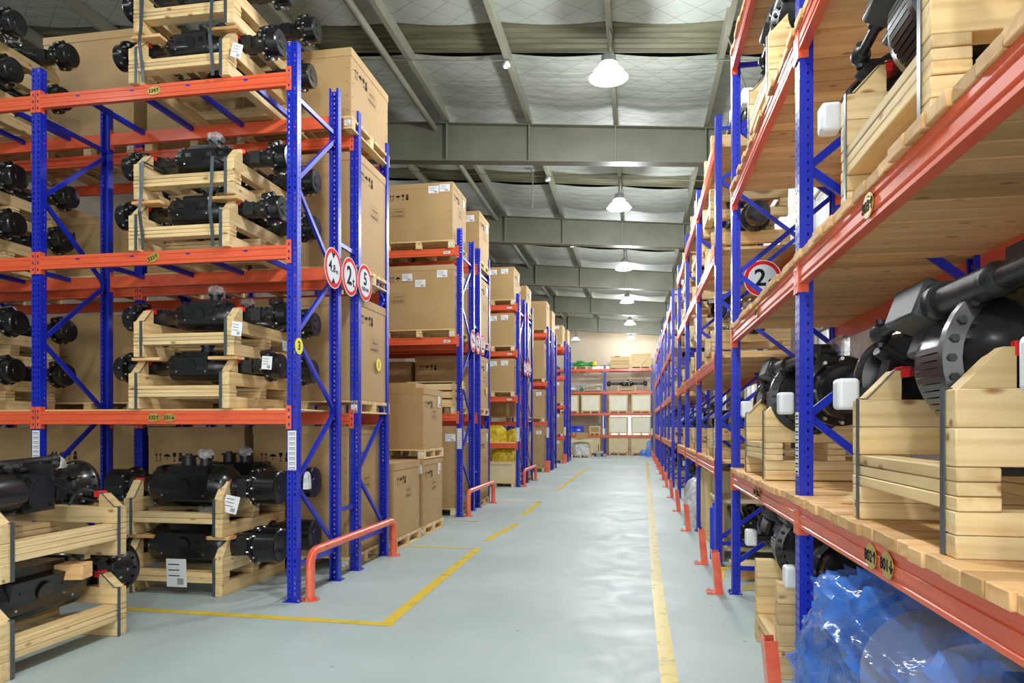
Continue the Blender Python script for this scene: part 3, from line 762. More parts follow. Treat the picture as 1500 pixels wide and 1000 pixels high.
for nm, y0 in (('nearest', YA), ('second', YB), ('third', YC)):
    sign('round red-ringed height limit sign reading 4.8m on the %s left rack end' % nm, (SX+0.01, y0+0.70, 3.19), '+x', '4.8')
    sign('round red-ringed weight limit sign reading 2t on the %s left rack end' % nm, (SX+0.01, y0+1.12, 3.19), '+x', '2t')
    sign('round red-ringed speed limit sign reading 5 on the %s left rack end' % nm, (SX+0.01, y0+1.54, 3.21), '+x', '5')
sign('round red-ringed 2t sign hanging behind the brace of the right rack', (1.42, 8.482, 3.30), '-y', '2t', D=0.42)

# ---------------------------------------------------------------- guards
def guard(label, y0, y1, x=-2.965, h=0.44):
    mb = MB(); r = 0.042; pts = [(0, 0, 0.01), (0, 0, h-0.12)]
    for k in range(1, 6):
        a = PI/2*k/5; pts.append((0, 0.12-0.12*math.cos(a), h-0.12+0.12*math.sin(a)))
    L = y1-y0
    for k in range(0, 6):
        a = PI/2*k/5; pts.append((0, L-0.12+0.12*math.sin(a), h-0.12+0.12*math.cos(a)))
    pts.append((0, L, 0.01)); mb.tube(pts, r, 16)
    t = thing('rack_guard', label, 'guard rail', (x, y0, 0), group='orange tube guards')
    part('bent_tube', mb.mesh('tube', 'guard'), t)
    for y in (0, L):
        mb = MB(); mb.lathe([(0, 0.0), (0, 0.085), (0.01, 0.085), (0.01, 0.0)], 20, 'z'); mb.cur = 1
        for k in range(3): mb.cyl((0.065*math.cos(k*2.1+0.5), 0.065*math.sin(k*2.1+0.5), 0.01), (0.065*math.cos(k*2.1+0.5), 0.065*math.sin(k*2.1+0.5), 0.028), 0.009, 6)
        part('foot_flange', cached('gfoot', lambda: mb.mesh('foot_flange', ['guard', 'chrome'])), t, (0, y, 0))
guard('orange bent-tube guard at the foot of the nearest left rack', 6.07, 8.33)
guard('orange bent-tube guard at the foot of the second left rack', 12.2, 14.4, -2.95)
guard('orange bent-tube guard at the foot of the third left rack', 18.4, 20.5, -2.93)
def make_prot():
    t = thing('post_protector', '', 'post guard', group='orange post protectors')
    mb = MB(); mb.box((-0.055, 0, 0.21), (0.006, 0.13, 0.42)); mb.box((-0.02, -0.062, 0.2), (0.07, 0.006, 0.40)); mb.box((-0.02, 0.062, 0.2), (0.07, 0.006, 0.40))
    part('shield', mb.mesh('shield', 'guard'), t, rot=(0, -0.09, 0))
    mb = MB(); mb.box((-0.07, 0, 0.005), (0.14, 0.17, 0.01)); mb.cur = 1; mb.cyl((-0.11, 0.05, 0.01), (-0.11, 0.05, 0.03), 0.01, 6); mb.cyl((-0.11, -0.05, 0.01), (-0.11, -0.05, 0.03), 0.01, 6)
    part('foot_plate', mb.mesh('foot_plate', ['guard', 'chrome']), t)
    return t
pn = 0
for r, ys in ((1, [4.22, 7.04]), (2, R2Y), (3, R3Y), (4, R4Y)):
    for i, y in enumerate(ys):
        place('prot', make_prot, (XR-0.10, y-0.02, 0), 0, 'orange post protector at the %s upright of the %s right rack' % (['first', 'second', 'third', 'fourth'][i], ['', 'first', 'second', 'third', 'fourth'][r]) if r > 1 else
              ['orange post protector by the blue plastic bundle', 'orange post protector at the far upright of the rack at the right edge'][i], 'orange post protectors')
def make_prot2():
    t = thing('post_protector', '', 'post guard', group='orange post protectors')
    mb = MB(); mb.box((0, -0.07, 0.2), (0.15, 0.006, 0.4)); mb.box((-0.075, 0, 0.2), (0.006, 0.14, 0.4)); mb.box((0.075, 0, 0.2), (0.006, 0.14, 0.4)); part('shield', mb.mesh('shield', 'guard'), t)
    mb = MB(); mb.box((0, -0.02, 0.005), (0.2, 0.2, 0.01)); part('foot_plate', mb.mesh('foot_plate', 'guard'), t); return t
for y, lb in ((YD-0.08, 'orange post protector at the foot of the fourth left rack'), (YE-0.08, 'orange post protector at the foot of the fifth left rack')):
    place('prot2', make_prot2, (XL+0.01, y, 0), 0, lb, 'orange post protectors')
#@@GOODS
# ================================================================ goods: makers
def make_cradle(D, W, hb, nb, hc, nc, ht, nt, tk=0.09, wedge=0.16, straps=True, simple=False, cap=None, ax=None, m='wood'):
    """open timber cradle. side timbers along local x (length D), cross boards along local y (width W)."""
    t = thing('timber_cradle', '', 'crate')
    ys = (-(W-tk)/2, (W-tk)/2)
    for y in ys:
        for n_, h, z0 in ((nb, hb, 0), (nt, ht, hb+hc)):
            for k in range(n_):
                part('side_timber', blk((D, tk, h/n_-0.002), m), t, (0, y, z0+(k+0.5)*h/n_))
    bw = 0.12
    for x in (-(D-bw)/2+0.001, 0.0, (D-bw)/2-0.001):
        for k in range(nc):
            part('cross_board', blk((W+0.006*((k*7+int(x*10)) % 3), bw, hc/nc-0.002), m), t, (x+0.002*(k % 2), 0, hb+(k+0.5)*hc/nc), ROTX['y'])
    H = hb+hc+ht; ax = ax or [-D*0.27, D*0.27]
    if wedge:
        def wm():
            mb = MB(); w, h, tt = 0.15, wedge, tk*0.8
            mb.add([(-w/2,-tt/2,0),(w/2,-tt/2,0),(w/2-0.035,-tt/2,h),(w/2,-tt/2,h),(-w/2,tt/2,0),(w/2,tt/2,0),(w/2-0.035,tt/2,h),(w/2,tt/2,h)],
                   [(0,1,3,2),(4,6,7,5),(0,4,5,1),(1,5,7,3),(3,7,6,2),(2,6,4,0)])
            return mb.mesh('chock', m)
        wk = cached(('wedge', wedge, tk, m), wm)
        for y in ys:
            part('chock', wk, t, (-D/2+0.09, y, H)); part('chock', wk, t, (D/2-0.09, y, H), (0,0,PI))
    if straps:
        def sm():
            mb = MB(); e = 0.004
            mb.ribbon([(-D/2-e, 0, 0.0), (-D/2-e, 0, H+e), (-D/2+0.03, 0, H+e), (-D/2+0.14, 0, H+wedge+e), (ax[0], 0, H+wedge+0.035), (ax[0]+0.09, 0, H+wedge*0.8), (ax[0]+0.13, 0, H+e)], (0,1,0), 0.03)
            return mb.mesh('strap', 'strap')
        sk = cached(('strap', D, H, wedge, ax[0]), sm)
        for y in ys: part('strap', sk, t, (0, y*0.93, 0))
        for y in ys:
            part('foam_pad', blk((0.05, 0.085, 0.045), 'red', 0.003), t, (-D/2+0.185, y, H+wedge-0.005))
    return t
def bolts(mb, x, r, n, br=0.011, h=0.02, axis='x', c=(0,0,0), ph=0.0):
    for k in range(n):
        a = 2*PI*k/n+ph; u, w = r*math.cos(a), r*math.sin(a)
        if axis == 'x': mb.cyl((c[0]+x, c[1]+u, c[2]+w), (c[0]+x+h, c[1]+u, c[2]+w), br, 6)
        else: mb.cyl((c[0]+u, c[1]+x, c[2]+w), (c[0]+u, c[1]+x+h, c[2]+w), br, 6)
def make_axle(L=1.8, kind='stud', cap_film=True, pinion=True):
    """drive axle lying along local x"""
    t = thing('drive_axle', '', 'axle')
    if kind == 'stud': rh, lh, rt, rf, hub = 0.135, 0.56, 0.066, 0.15, 0.125
    elif kind == 'flange': rh, lh, rt, rf, hub = 0.185, 0.90, 0.09, 0.215, 0.19
    else: rh, lh, rt, rf, hub = 0.20, 0.80, 0.10, 0.185, 0.165
    mb = MB(); a = lh/2
    mb.lathe([(-a-0.14, rt), (-a-0.05, rt*1.15), (-a, rh*0.86), (-a+0.05, rh), (a-0.05, rh), (a, rh*0.86), (a+0.05, rt*1.15), (a+0.14, rt)], 24)
    mb.box((0, -rh*0.72, rh*0.1), (lh*0.62, rh*0.62, rh*1.25), (0.25, 0, 0)); mb.box((0.02, -rh*0.2, rh*0.85), (lh*0.5, rh*1.1, rh*0.4))
    for k in range(-3, 4): mb.box((k*lh*0.13, rh*0.1, rh*0.97), (0.022, rh*1.1, 0.03)); 
    for s in (-1, 1):
        for k in range(6): mb.box((s*(a-0.06), rh*0.92*math.cos(k*0.5+0.3), rh*0.92*math.sin(k*0.5+0.3)), (0.05, 0.03, 0.03))
    mb.cyl((0.0, -rh*1.07, rh*0.1), (0.0, -rh*1.12, rh*0.08), rh*0.35, 20)
    mb.box((lh*0.2, -rh*1.04, rh*0.3), (0.05, 0.02, 0.06)); mb.box((-lh*0.2, -rh*1.04, rh*0.3), (0.06, 0.02, 0.05))
    part('housing', mb.mesh('housing', 'black'), t)
    mb = MB(); bolts(mb, 0, rh*0.95, 6, 0.008, 0.012, c=(-a+0.02, 0, 0)); 
    for sx in (-1, 1):
        for sz in (-0.35, 0.6): mb.cyl((sx*lh*0.27, -rh*1.02, rh*sz), (sx*lh*0.27, -rh*1.1, rh*sz), 0.009, 6)
    part('housing_bolts', mb.mesh('bolts', 'chrome'), t)
    xe = L/2; hl = 0.13 if kind == 'stud' else 0.25
    xh = xe-hl-0.05
    for s in (-1, 1):
        def tm():
            mb = MB(); mb.lathe([(a+0.10, rt), (xh-0.1, rt*1.05), (xh, rt*1.3)], 18)
            n = 6
            for k in range(n):
                x = a+0.14+(xh-a-0.2)*k/(n-1)
                mb.box((x, 0, rt*1.02), (0.018, rt*0.9, 0.02)); mb.box((x, -rt*0.72, rt*0.62), (0.02, 0.03, 0.03)); mb.box((x, -rt*0.95, -rt*0.2), (0.012, 0.02, 0.035))
            mb.box(((a+xh)/2+0.04, -rt*0.2, 0), (0.1, rt*2.1, rt*1.7))
            return mb.mesh('axle_tube', 'blackm')
        part('axle_tube', cached(('atube', kind, L), tm), t, rot=(0,0,0) if s > 0 else (0,0,PI))
        def hm():
            mb = MB()
            if kind == 'flange':
                mb.lathe([(xh-0.02, rt), (xh, rt*1.4), (xh+0.05, 0.15), (xh+0.12, 0.175), (xh+0.15, rf), (xh+0.185, rf), (xh+0.19, rf*0.82), (xh+0.22, rf*0.75), (xh+0.24, rf*0.4), (xh+0.25, 0)], 36)
                bolts(mb, xh+0.13, rf*0.93, 16, 0.012, 0.02)
                for k in range(5): mb.box((xh+0.04, 0.10*math.cos(k*1.26), 0.10*math.sin(k*1.26)), (0.16, 0.03, 0.10), (k*1.26+PI/2, 0, 0))
                return mb.mesh('hub', 'black')
            mb.lathe([(xh-0.01, rt), (xh, rf*0.8), (xh+0.012, rf), (xh+0.036, rf), (xh+0.04, hub), (xh+hl, hub*0.97), (xh+hl+0.01, hub*0.9), (xh+hl+0.012, hub*0.45), (xh+hl+0.02, hub*0.42), (xh+hl+0.02, 0)], 32)
            for k in range(3 if kind == 'stud' else 0):
                q = 0.8+k*2.1; mb.ball((xh-0.02, rf*0.75*math.cos(q), rf*0.75*math.sin(q)), 0.035, 8)
            if kind == 'stud': mb.cyl((xh-0.06, -0.02, rf*0.78), (xh+0.06, -0.02, rf*0.86), 0.035, 10)
            return mb.mesh('hub', 'black')
        h = part('hub', cached(('hub', kind, L), hm), t, rot=(0,0,0) if s > 0 else (0,0,PI))
        def bm2():
            mb = MB(); bolts(mb, xh+0.036, rf*0.93, 8 if kind == 'stud' else 10, 0.011, 0.02); bolts(mb, xh-0.02, rf*0.88, 8, 0.009, 0.03, ph=0.3)
            return mb.mesh('wheel_bolts', 'chrome')
        part('wheel_bolts', cached(('hb', kind, L), bm2), h)
    if pinion:
        mb = MB(); mb.lathe([(rh*0.7, 0.06), (rh+0.06, 0.055), (rh+0.07, 0.068), (rh+0.10, 0.068), (rh+0.10, 0.0)], 20, 'z'); 
        f = part('input_flange', mb.mesh('input_flange', 'blackm'), t, (lh*0.12, 0.02, 0))
        if cap_film: part('film_wrap', cached('filmlump', lambda: film_lump(0.075)), f, (0, 0, rh+0.10))
        if kind == 'drum':
            mb = MB(); mb.lathe([(rh*0.7, 0.07), (rh+0.08, 0.065), (rh+0.085, 0.085), (rh+0.10, 0.085), (rh+0.10, 0.03), (rh+0.12, 0.03), (rh+0.12, 0.0)], 20, 'z')
            part('input_flange', mb.mesh('input_flange2', 'blackm'), t, (-lh*0.14, 0.05, 0), label='bare input flange')
    return t
def film_lump(r, m='film', seed=3):
    rnd = random.Random(seed); mb = MB(); n = 14; mb.smooth = False; vs_ = []
    for i in range(9):
        ph = PI*i/8
        for k in range(n):
            a = 2*PI*k/n; rr = r*(0.8+rnd.random()*0.5); vs_.append((rr*math.sin(ph)*math.cos(a), rr*math.sin(ph)*math.sin(a), r*0.1+rr*0.75*math.cos(ph)))
    mb.add(vs_, [(i*n+k, i*n+(k+1) % n, (i+1)*n+(k+1) % n, (i+1)*n+k) for i in range(8) for k in range(n)])
    return mb.mesh('film_lump', m)
def make_steer_axle(L=2.0, far=False):
    """heavy steering axle with hydraulic cylinder; lies along local y, aisle side is local -x"""
    t = thing('steering_axle', '', 'axle')
    mb = MB()
    mb.lathe([(-0.76, 0.10), (-0.34, 0.12), (-0.28, 0.19), (-0.2, 0.225), (-0.18, 0.275), (-0.14, 0.275), (-0.13, 0.235), (0.12, 0.235), (0.2, 0.22), (0.28, 0.15), (0.34, 0.12), (0.76, 0.10)], 36, 'y')
    mb.ball((0.02, -0.16, 0.0), 0.215, 20, (1, 0.75, 1))
    for k in range(16):
        a = PI*0.95+k*0.1; mb.box((0.235*math.cos(a), 0.0, 0.235*math.sin(a)), (0.03, 0.22, 0.02), (0, -a, 0))
    part('housing', mb.mesh('housing', 'black'), t)
    mb = MB(); bolts(mb, -0.205, 0.253, 26, 0.013, 0.028, 'y'); part('ring_bolts', mb.mesh('ring_bolts', 'grey_cast'), t, label='ring of dull steel bolts')
    for s in (-1, 1):
        mb = MB(); x0 = 0.86
        mb.lathe([(x0, 0.11), (x0+0.02, 0.20), (x0+0.05, 0.215), (x0+0.10, 0.215), (x0+0.105, 0.18), (x0+0.2, 0.165), (x0+0.22, 0.14), (x0+0.22, 0.05), (x0+0.24, 0.045), (x0+0.24, 0)], 32, 'y')
        h = part('hub', cached(('sh',), lambda: mb.mesh('hub', 'black')), t, rot=(0,0,0) if s > 0 else (0,0,PI))
        mb2 = MB(); bolts(mb2, x0+0.10, 0.195, 12, 0.012, 0.025, 'y'); part('wheel_bolts', cached(('shb',), lambda: mb2.mesh('hb', 'chrome')), h)
        mb3 = MB()
        mb3.box((-0.02, 0.76, 0.02), (0.24, 0.09, 0.30)); mb3.cyl((0, 0.79, -0.18), (0, 0.79, 0.20), 0.065, 16); mb3.cyl((-0.02, 0.76, 0.02), (-0.17, 0.73, 0.13), 0.04, 10); mb3.box((0, 0.84, 0), (0.2, 0.12, 0.16))
        mb3.box((-0.10, 0.70, 0.0), (0.16, 0.06, 0.10), (0, 0.3, 0.3))
        part('knuckle', cached(('kn',), lambda: mb3.mesh('knuckle', 'blackm')), t, rot=(0,0,0) if s > 0 else (0,0,0)) if s > 0 else part('knuckle', cached(('kn2',), lambda: _mirror_y(mb3, 'blackm')), t)
    # steering cylinder
    cx, cz, cy = -0.17, 0.22, 0.25
    mb = MB(); mb.box((0, 0, 0), (0.15, 0.30, 0.15), (0, 0.35, 0)); mb.box((0.05, 0, -0.12), (0.11, 0.24, 0.14), (0, 0.35, 0))
    me = mb.mesh('cylinder_block', 'grey_cast'); bm = bmesh.new(); bm.from_mesh(me); bmesh.ops.bevel(bm, geom=list(bm.edges), offset=0.015, segments=2, affect='EDGES', profile=0.5); bm.to_mesh(me); bm.free()
    blkp = part('cylinder_block', me, t, (cx, cy, cz), label='grey-green cast block')
    mb = MB(); mb.cyl((0,-0.15,0), (0,-0.20,0), 0.068, 24); mb.cyl((0,-0.2,0), (0,-0.215,0), 0.055, 24); bolts(mb, -0.165, 0.06, 4, 0.014, 0.03, 'y', ph=0.6)
    part('end_cap', mb.mesh('end_cap', 'blackm'), blkp)
    mb = MB(); mb.box((-0.078, 0.0, -0.03), (0.006, 0.07, 0.035), (0, 0.35, 0)); part('name_plate', mb.mesh('name_plate', 'blackm'), blkp)
    mb = MB(); mb.cyl((cx,cy+0.05,cz), (cx,0.70,cz-0.03), 0.024, 16); mb.cyl((cx,cy+0.12,cz), (cx,cy+0.24,cz-0.005), 0.040, 16); mb.ball((cx,0.72,cz-0.03), 0.045, 14, (1,1.2,1)); mb.cyl((cx,0.72,cz-0.09), (cx,0.72,cz+0.03), 0.02, 8)
    part('steering_rod', mb.mesh('steering_rod', 'blackm'), t)
    mb = MB(); mb.cyl((cx,-0.85,cz), (cx,cy-0.05,cz), 0.035, 16); mb.cyl((cx,-0.30,cz), (cx,cy-0.22,cz), 0.052, 20); mb.ball((cx,-0.30,cz), 0.055, 14); mb.ball((cx,-0.88,cz), 0.05, 12)
    part('steering_rod', mb.mesh('steering_rod', 'blackm'), t)
    mb = MB(); mb.box((0.02,-0.12,0.30), (0.10,0.16,0.14)); mb.cyl((0.0,-0.10,0.33), (0.2,-0.10,0.33), 0.05, 16); mb.box((0.04,0.16,0.26), (0.12,0.12,0.12)); mb.cyl((0.1, -0.2, 0.26), (0.1, 0.2, 0.26), 0.04, 10)
    part('bracket', mb.mesh('bracket', 'blackm'), t)
    part('film_wrap', cached('filmlump2', lambda: film_lump(0.10, 'film', 5)), t, (0.24, -0.10, 0.34))
    mb = MB(); mb.box((0,0,0), (0.095, 0.10, 0.14)); me = mb.mesh('cap', 'cap'); bm = bmesh.new(); bm.from_mesh(me); bmesh.ops.bevel(bm, geom=list(bm.edges), offset=0.02, segments=4, affect='EDGES', profile=0.5); bm.to_mesh(me); bm.free()
    mb = MB(); mb.cyl((-0.02,0,0), (0.22,0,0), 0.03, 10); stub = mb.mesh('stub', 'blackm')
    for y in (-0.80, 0.80):
        sp = part('port_stub', stub, t, (-0.24, y, -0.07)); part('plastic_cap', me, sp, (-0.05, 0, 0), label='white rounded plastic cap')
    mb = MB(); mb.box((0,0,0), (0.12, 0.10, 0.16)); mb.cyl((-0.08,0,0.02), (-0.03,0,0.02), 0.03, 12); part('sump_fitting', mb.mesh('sump', 'blackm'), t, (-0.02, 0.02, -0.30))
    return t
def _mirror_y(mb, m):
    mb.v = [(x, -y, z) for x, y, z in mb.v]; return mb.mesh('knuckle', m)

def symbols_mesh():
    mb = MB(); t = 0.0006
    def q(x0, z0, x1, z1): mb.add([(x0,-t,z0),(x1,-t,z0),(x1,-t,z1),(x0,-t,z1)], [(0,1,2,3)])
    for x in (0.0, 0.05):
        q(x+0.014, 0.01, x+0.020, 0.085); mb.add([(x,-t,0.07),(x+0.034,-t,0.07),(x+0.017,-t,0.10)], [(0,1,2)])
    q(-0.004, 0, 0.09, 0.005)
    # umbrella
    c = 0.155; n = 10; mb.add([(c+0.042*math.cos(PI*k/n), -t, 0.055+0.030*math.sin(PI*k/n)) for k in range(n+1)], [tuple(range(n+1))]); q(c-0.003, 0.01, c+0.003, 0.09)
    # glass
    c = 0.25; mb.add([(c-0.022,-t,0.10),(c-0.018,-t,0.062),(c,-t,0.05),(c+0.018,-t,0.062),(c+0.022,-t,0.10)], [(0,1,2,3,4)]); q(c-0.003, 0.008, c+0.003, 0.052); q(c-0.018, 0.0, c+0.018, 0.008)
    # stack
    q(0.305, 0.0, 0.352, 0.045); q(0.305, 0.052, 0.352, 0.062); mb.add([(0.305,-t,0.065),(0.352,-t,0.065),(0.340,-t,0.082),(0.352,-t,0.10),(0.305,-t,0.10),(0.317,-t,0.082)], [(0,1,2,3,4,5)])
    return mb.mesh('symbols', 'ink')
def frameprint_mesh():
    mb = MB(); t = 0.0006
    def q(x0, z0, x1, z1): mb.add([(x0,-t,z0),(x1,-t,z0),(x1,-t,z1),(x0,-t,z1)], [(0,1,2,3)])
    w, h = 0.26, 0.16
    q(0, 0, w, 0.003); q(0, h, w, h+0.003); q(0, 0, 0.003, h); q(w, 0, w+0.003, h); q(0, 0.075, w, 0.078)
    for k in range(5): q(0.06+k*0.034, 0.105, 0.084+k*0.034, 0.125)
    for k in range(6): q(0.03+k*0.036, 0.025, 0.056+k*0.036, 0.050)
    return mb.mesh('frame_print', 'inkfaint')
def label_mesh(w=0.2, h=0.14):
    def mk():
        mb = MB(); mb.box((0, 0, 0), (w, 0.0012, h)); mb.cur = 1
        for k in range(3): mb.box((-w*0.12, -0.001, h*(0.3-k*0.2)), (w*0.55, 0.0008, h*0.035))
        for k in range(7): mb.box((w*(0.05+k*0.045), -0.001, -h*0.3), (w*0.022, 0.0008, h*0.22))
        return mb.mesh('shipping_label', ['white', 'ink'])
    return cached(('lab', w, h), mk)
def carton(label, x0, x1, y0, y1, z0, z1, sym=True, labels=(), side=True, staples=True, fprint=True, group='cardboard cartons', name='carton', rz=0.0):
    """closed carton; front is -y, aisle side is +x. labels: list of (u, v) fractions on the front face"""
    w, d, h = x1-x0, y1-y0, z1-z0
    t = thing(name, label, 'box', ((x0+x1)/2, (y0+y1)/2, z0), rz, group)
    def body():
        mb = MB(); mb.box((0, 0, h/2-0.006), (w-0.014, d-0.014, h-0.012)); 
        me = mb.mesh('body', 'card'); bm = bmesh.new(); bm.from_mesh(me); bmesh.ops.bevel(bm, geom=list(bm.edges), offset=0.006, segments=2, affect='EDGES', profile=0.5); bm.to_mesh(me); bm.free(); return me
    part('carton_body', cached(('cb', round(w, 2), round(d, 2), round(h, 2)), body), t)
    def lid():
        mb = MB(); mb.box((0, 0, h-0.004), (w-0.004, d-0.004, 0.008)); mb.box((0, -d/2+0.0035, h-0.045), (w-0.006, 0.005, 0.09)); mb.box((0, d/2-0.0035, h-0.045), (w-0.006, 0.005, 0.09))
        mb.box((-w/2+0.0035, 0, h-0.045), (0.005, d-0.012, 0.09)); mb.box((w/2-0.0035, 0, h-0.045), (0.005, d-0.012, 0.09)); return mb.mesh('lid', 'card')
    part('lid', cached(('cl', round(w, 2), round(d, 2), round(h, 2)), lid), t)
    if staples:
        def st():
            mb = MB(); n = max(3, int(h/0.14))
            for k in range(n):
                z = 0.07+k*(h-0.14)/(n-1)
                for c, r in (((w/2-0.05, -d/2+0.004, z), (0, 0.7, 0)), ((-w/2+0.05, -d/2+0.004, z), (0, 0.7, 0))): mb.box(c, (0.035, 0.003, 0.004), r)
                mb.box((w/2-0.004, -d/2+0.05, z), (0.003, 0.035, 0.004), (0.7, 0, 0)); mb.box((w/2-0.004, d/2-0.05, z), (0.003, 0.035, 0.004), (0.7, 0, 0))
            return mb.mesh('staples', 'inkfaint')
        part('staple_rows', cached(('cs', round(w, 2), round(d, 2), round(h, 2)), st), t)
    if sym:
        part('handling_symbols', cached('sym', symbols_mesh), t, (-w/2+0.10, -d/2+0.0005, h-(0.40 if h > 1.3 else 0.28)))
        if side: part('handling_symbols', cached('sym', symbols_mesh), t, (w/2-0.0005, -d/2+0.10, h-(0.40 if h > 1.3 else 0.28)), (0,0,PI/2))
    if fprint:
        part('printed_frame', cached('fpr', frameprint_mesh), t, (-w/2+0.12, -d/2+0.0005, h*0.42))
        if side: part('printed_frame', cached('fpr', frameprint_mesh), t, (w/2-0.0005, -0.1, h*0.5), (0,0,PI/2))
    for u, v in labels: part('shipping_label', label_mesh(0.19 if w > 0.9 else 0.14, 0.13 if w > 0.9 else 0.1), t, (-w/2+u*w, -d/2-0.0005, v*h))
    if side and labels: part('shipping_label', label_mesh(0.14, 0.17), t, (w/2+0.0005, d/2-0.22, h-0.18), (0,0,PI/2))
    return t
def make_pallet(w, d, simple=False):
    t = thing('wooden_pallet', '', 'pallet', group='wooden pallets')
    H = 0.14
    nb = 7 if not simple else 5
    bwid = d/nb*0.78
    for k in range(nb): part('top_board', blk((w, bwid, 0.02), 'wood', 0.002), t, (0, -d/2+bwid/2+k*(d-bwid)/(nb-1), H-0.01))
    for x in (-1, 0, 1):
        part('stringer_board', blk((d, 0.10, 0.018), 'wood', 0.002), t, (x*(w/2-0.05), 0, H-0.029), (0,0,PI/2))
        part('bottom_board', blk((d, 0.10, 0.018), 'wood', 0.002), t, (x*(w/2-0.05), 0, 0.009), (0,0,PI/2))
        for y in ((-1, 0, 1) if not simple else (-1, 1)):
            part('block', blk((0.10, 0.10, 0.084), 'wood', 0.003), t, (x*(w/2-0.05), y*(d/2-0.05), 0.06))
    lb = part('paper_tag', label_mesh(0.07, 0.06), t, (w/2-0.05, -d/2-0.001, 0.065))
    return t
def pallet(label, x0, x1, y0, y1, z, simple=False):
    return place(('pal', round(x1-x0, 2), round(y1-y0, 2), simple), lambda: make_pallet(x1-x0, y1-y0, simple), ((x0+x1)/2, (y0+y1)/2, z), 0, label, 'wooden pallets')
def boxed(desc, x0, x1, y0, y1, zb, z1, labels=(), simple=False, **kw):
    """carton standing on its pallet"""
    pallet('pallet under the '+desc, x0, x1, y0, y1, zb, simple)
    return carton(desc, x0+0.01, x1-0.01, y0+0.01, y1-0.01, zb+0.142, z1, labels=labels, staples=not simple, **kw)

#@@PLACE
# ================================================================ goods: left side
CR = dict(D=1.2, W=1.04, hb=0.11, nb=1, hc=0.105, nc=3, ht=0.12, nt=1, tk=0.10, wedge=0.122)
HC = 0.335
def cradleA(loc, label): return place('cradleA', lambda: make_cradle(**CR), loc, PI/2, label, 'timber cradles on the left racks')
CR0 = dict(D=1.2, W=1.04, hb=0.12, nb=1, hc=0.10, nc=2, ht=0.13, nt=1, tk=0.10, wedge=0.166)
H0 = 0.35
def cradle0(loc, label, rz=PI/2): return place('cradle0', lambda: make_cradle(**CR0), loc, rz, label, 'timber cradles standing on the floor')
lvname = {1: 'lowest', 2: 'middle', 3: 'top'}
for bay, cx in (('inner', -4.21), ('outer', -7.16)):
    for li, z0 in ((1, 1.765), (2, 3.256), (3, 4.832)):
        for st in (0, 1):
            up = 'upper' if st else 'lower'; cxx = cx+(0.03 if st else 0)
            yc = YA-0.05+0.6+(0.03 if st else 0)
            z = z0+st*0.492
            where = '%s beams, %s bay of nearest left rack' % (lvname[li], bay)
            cradleA((cxx, yc, z), '%s timber cradle of two on the %s' % (up, where))
            for ai, dy in enumerate((-0.324, 0.324)):
                place('axleA', lambda: make_axle(1.8, 'stud'), (cxx+0.06+random.uniform(-0.03, 0.03), yc+dy, z+HC+0.068), 0,
                      '%s black axle in the %s cradle, %s' % (['front', 'rear'][ai], up, where), 'black drive axles on the left racks')
for st in (0, 1):
    z = st*0.557; up = ['lower', 'upper'][st]
    cradle0((-4.35, 6.63, z), '%s timber cradle of the floor stack under the nearest left rack' % up)
    for ai, dy in enumerate((-0.33, 0.33)):
        place('axle0', lambda: make_axle(1.9, 'drum'), (-4.28+0.03*ai, 6.63+dy, z+H0+0.103), 0,
              'heavy drum axle at the %s of the %s floor cradle under nearest left rack' % (['front', 'back'][ai], up), 'heavy drum axles near the floor')
def spacers(cx, yc, z0, wh, h):
    for sx, nm in ((-1, 'left'), (1, 'right')):
        thing('spacer_board', 'thin board wedged under the %s front corner of the upper cradle, %s' % (nm, wh), 'board', (cx+sx*0.40, yc-0.47, z0+h/2), 0, 'thin spacer boards', blk((0.30, 0.13, h-0.004), 'wood2', 0.003))
for bay, cx in (('inner bay', -4.20), ('outer bay', -7.15)):
    for li, z0 in ((1, 1.765), (2, 3.256), (3, 4.832)): spacers(cx, YA+0.55, z0+HC+0.1225, '%s beams, %s' % (lvname[li], bay), 0.033)
spacers(-4.35, 6.63, H0+0.167, 'floor stack', 0.038)
# foreground crate stack, bottom left corner
def make_cradleF():
    return make_cradle(D=1.3, W=1.10, hb=0.12, nb=1, hc=0.125, nc=3, ht=0.125, nt=1, tk=0.10, wedge=0.10)
for st in (0, 1):
    z = st*0.615; up = ['lower', 'upper'][st]
    place('cradleF', make_cradleF, (-4.54, 4.30, z), PI, '%s timber cradle of the stack nearest the camera on the left' % up, 'timber cradles standing on the floor')
def make_block():
    t = thing('timber_block', '', 'block', group='spacer blocks'); part('block', blk((0.30, 0.14, 0.11), 'wood2', 0.004), t); return t
place('spblk', make_block, (-4.06, 4.45, 0.558), 0.25, 'stout timber spacer block in front under the upper cradle at bottom left', 'spacer blocks')
place('spblk', make_block, (-4.75, 4.00, 0.558), 0.3, 'stout timber spacer block farther in under the upper cradle at bottom left', 'spacer blocks')
def long_strap(cr, y, h, D=1.2):
    mb = MB(); mb.ribbon([(-D/2-0.006, 0, 0.0), (-D/2-0.012, 0, 0.12), (-D/2-0.055, 0, 0.35), (-D/2-0.03, 0, h*0.62), (-D/2-0.012, 0, h), (-D/2+0.3, 0, h+0.006)], (0,1,0), 0.034)
    part('strap', mb.mesh('strap', 'strap'), cr, (0, y, 0))
for c_ in list(COL.objects):
    if c_.get('label', '').startswith('lower timber cradle of two') and ('middle' in c_['label'] or 'top' in c_['label']):
        for y in (-0.36, 0.36): long_strap(c_, y, 0.83)
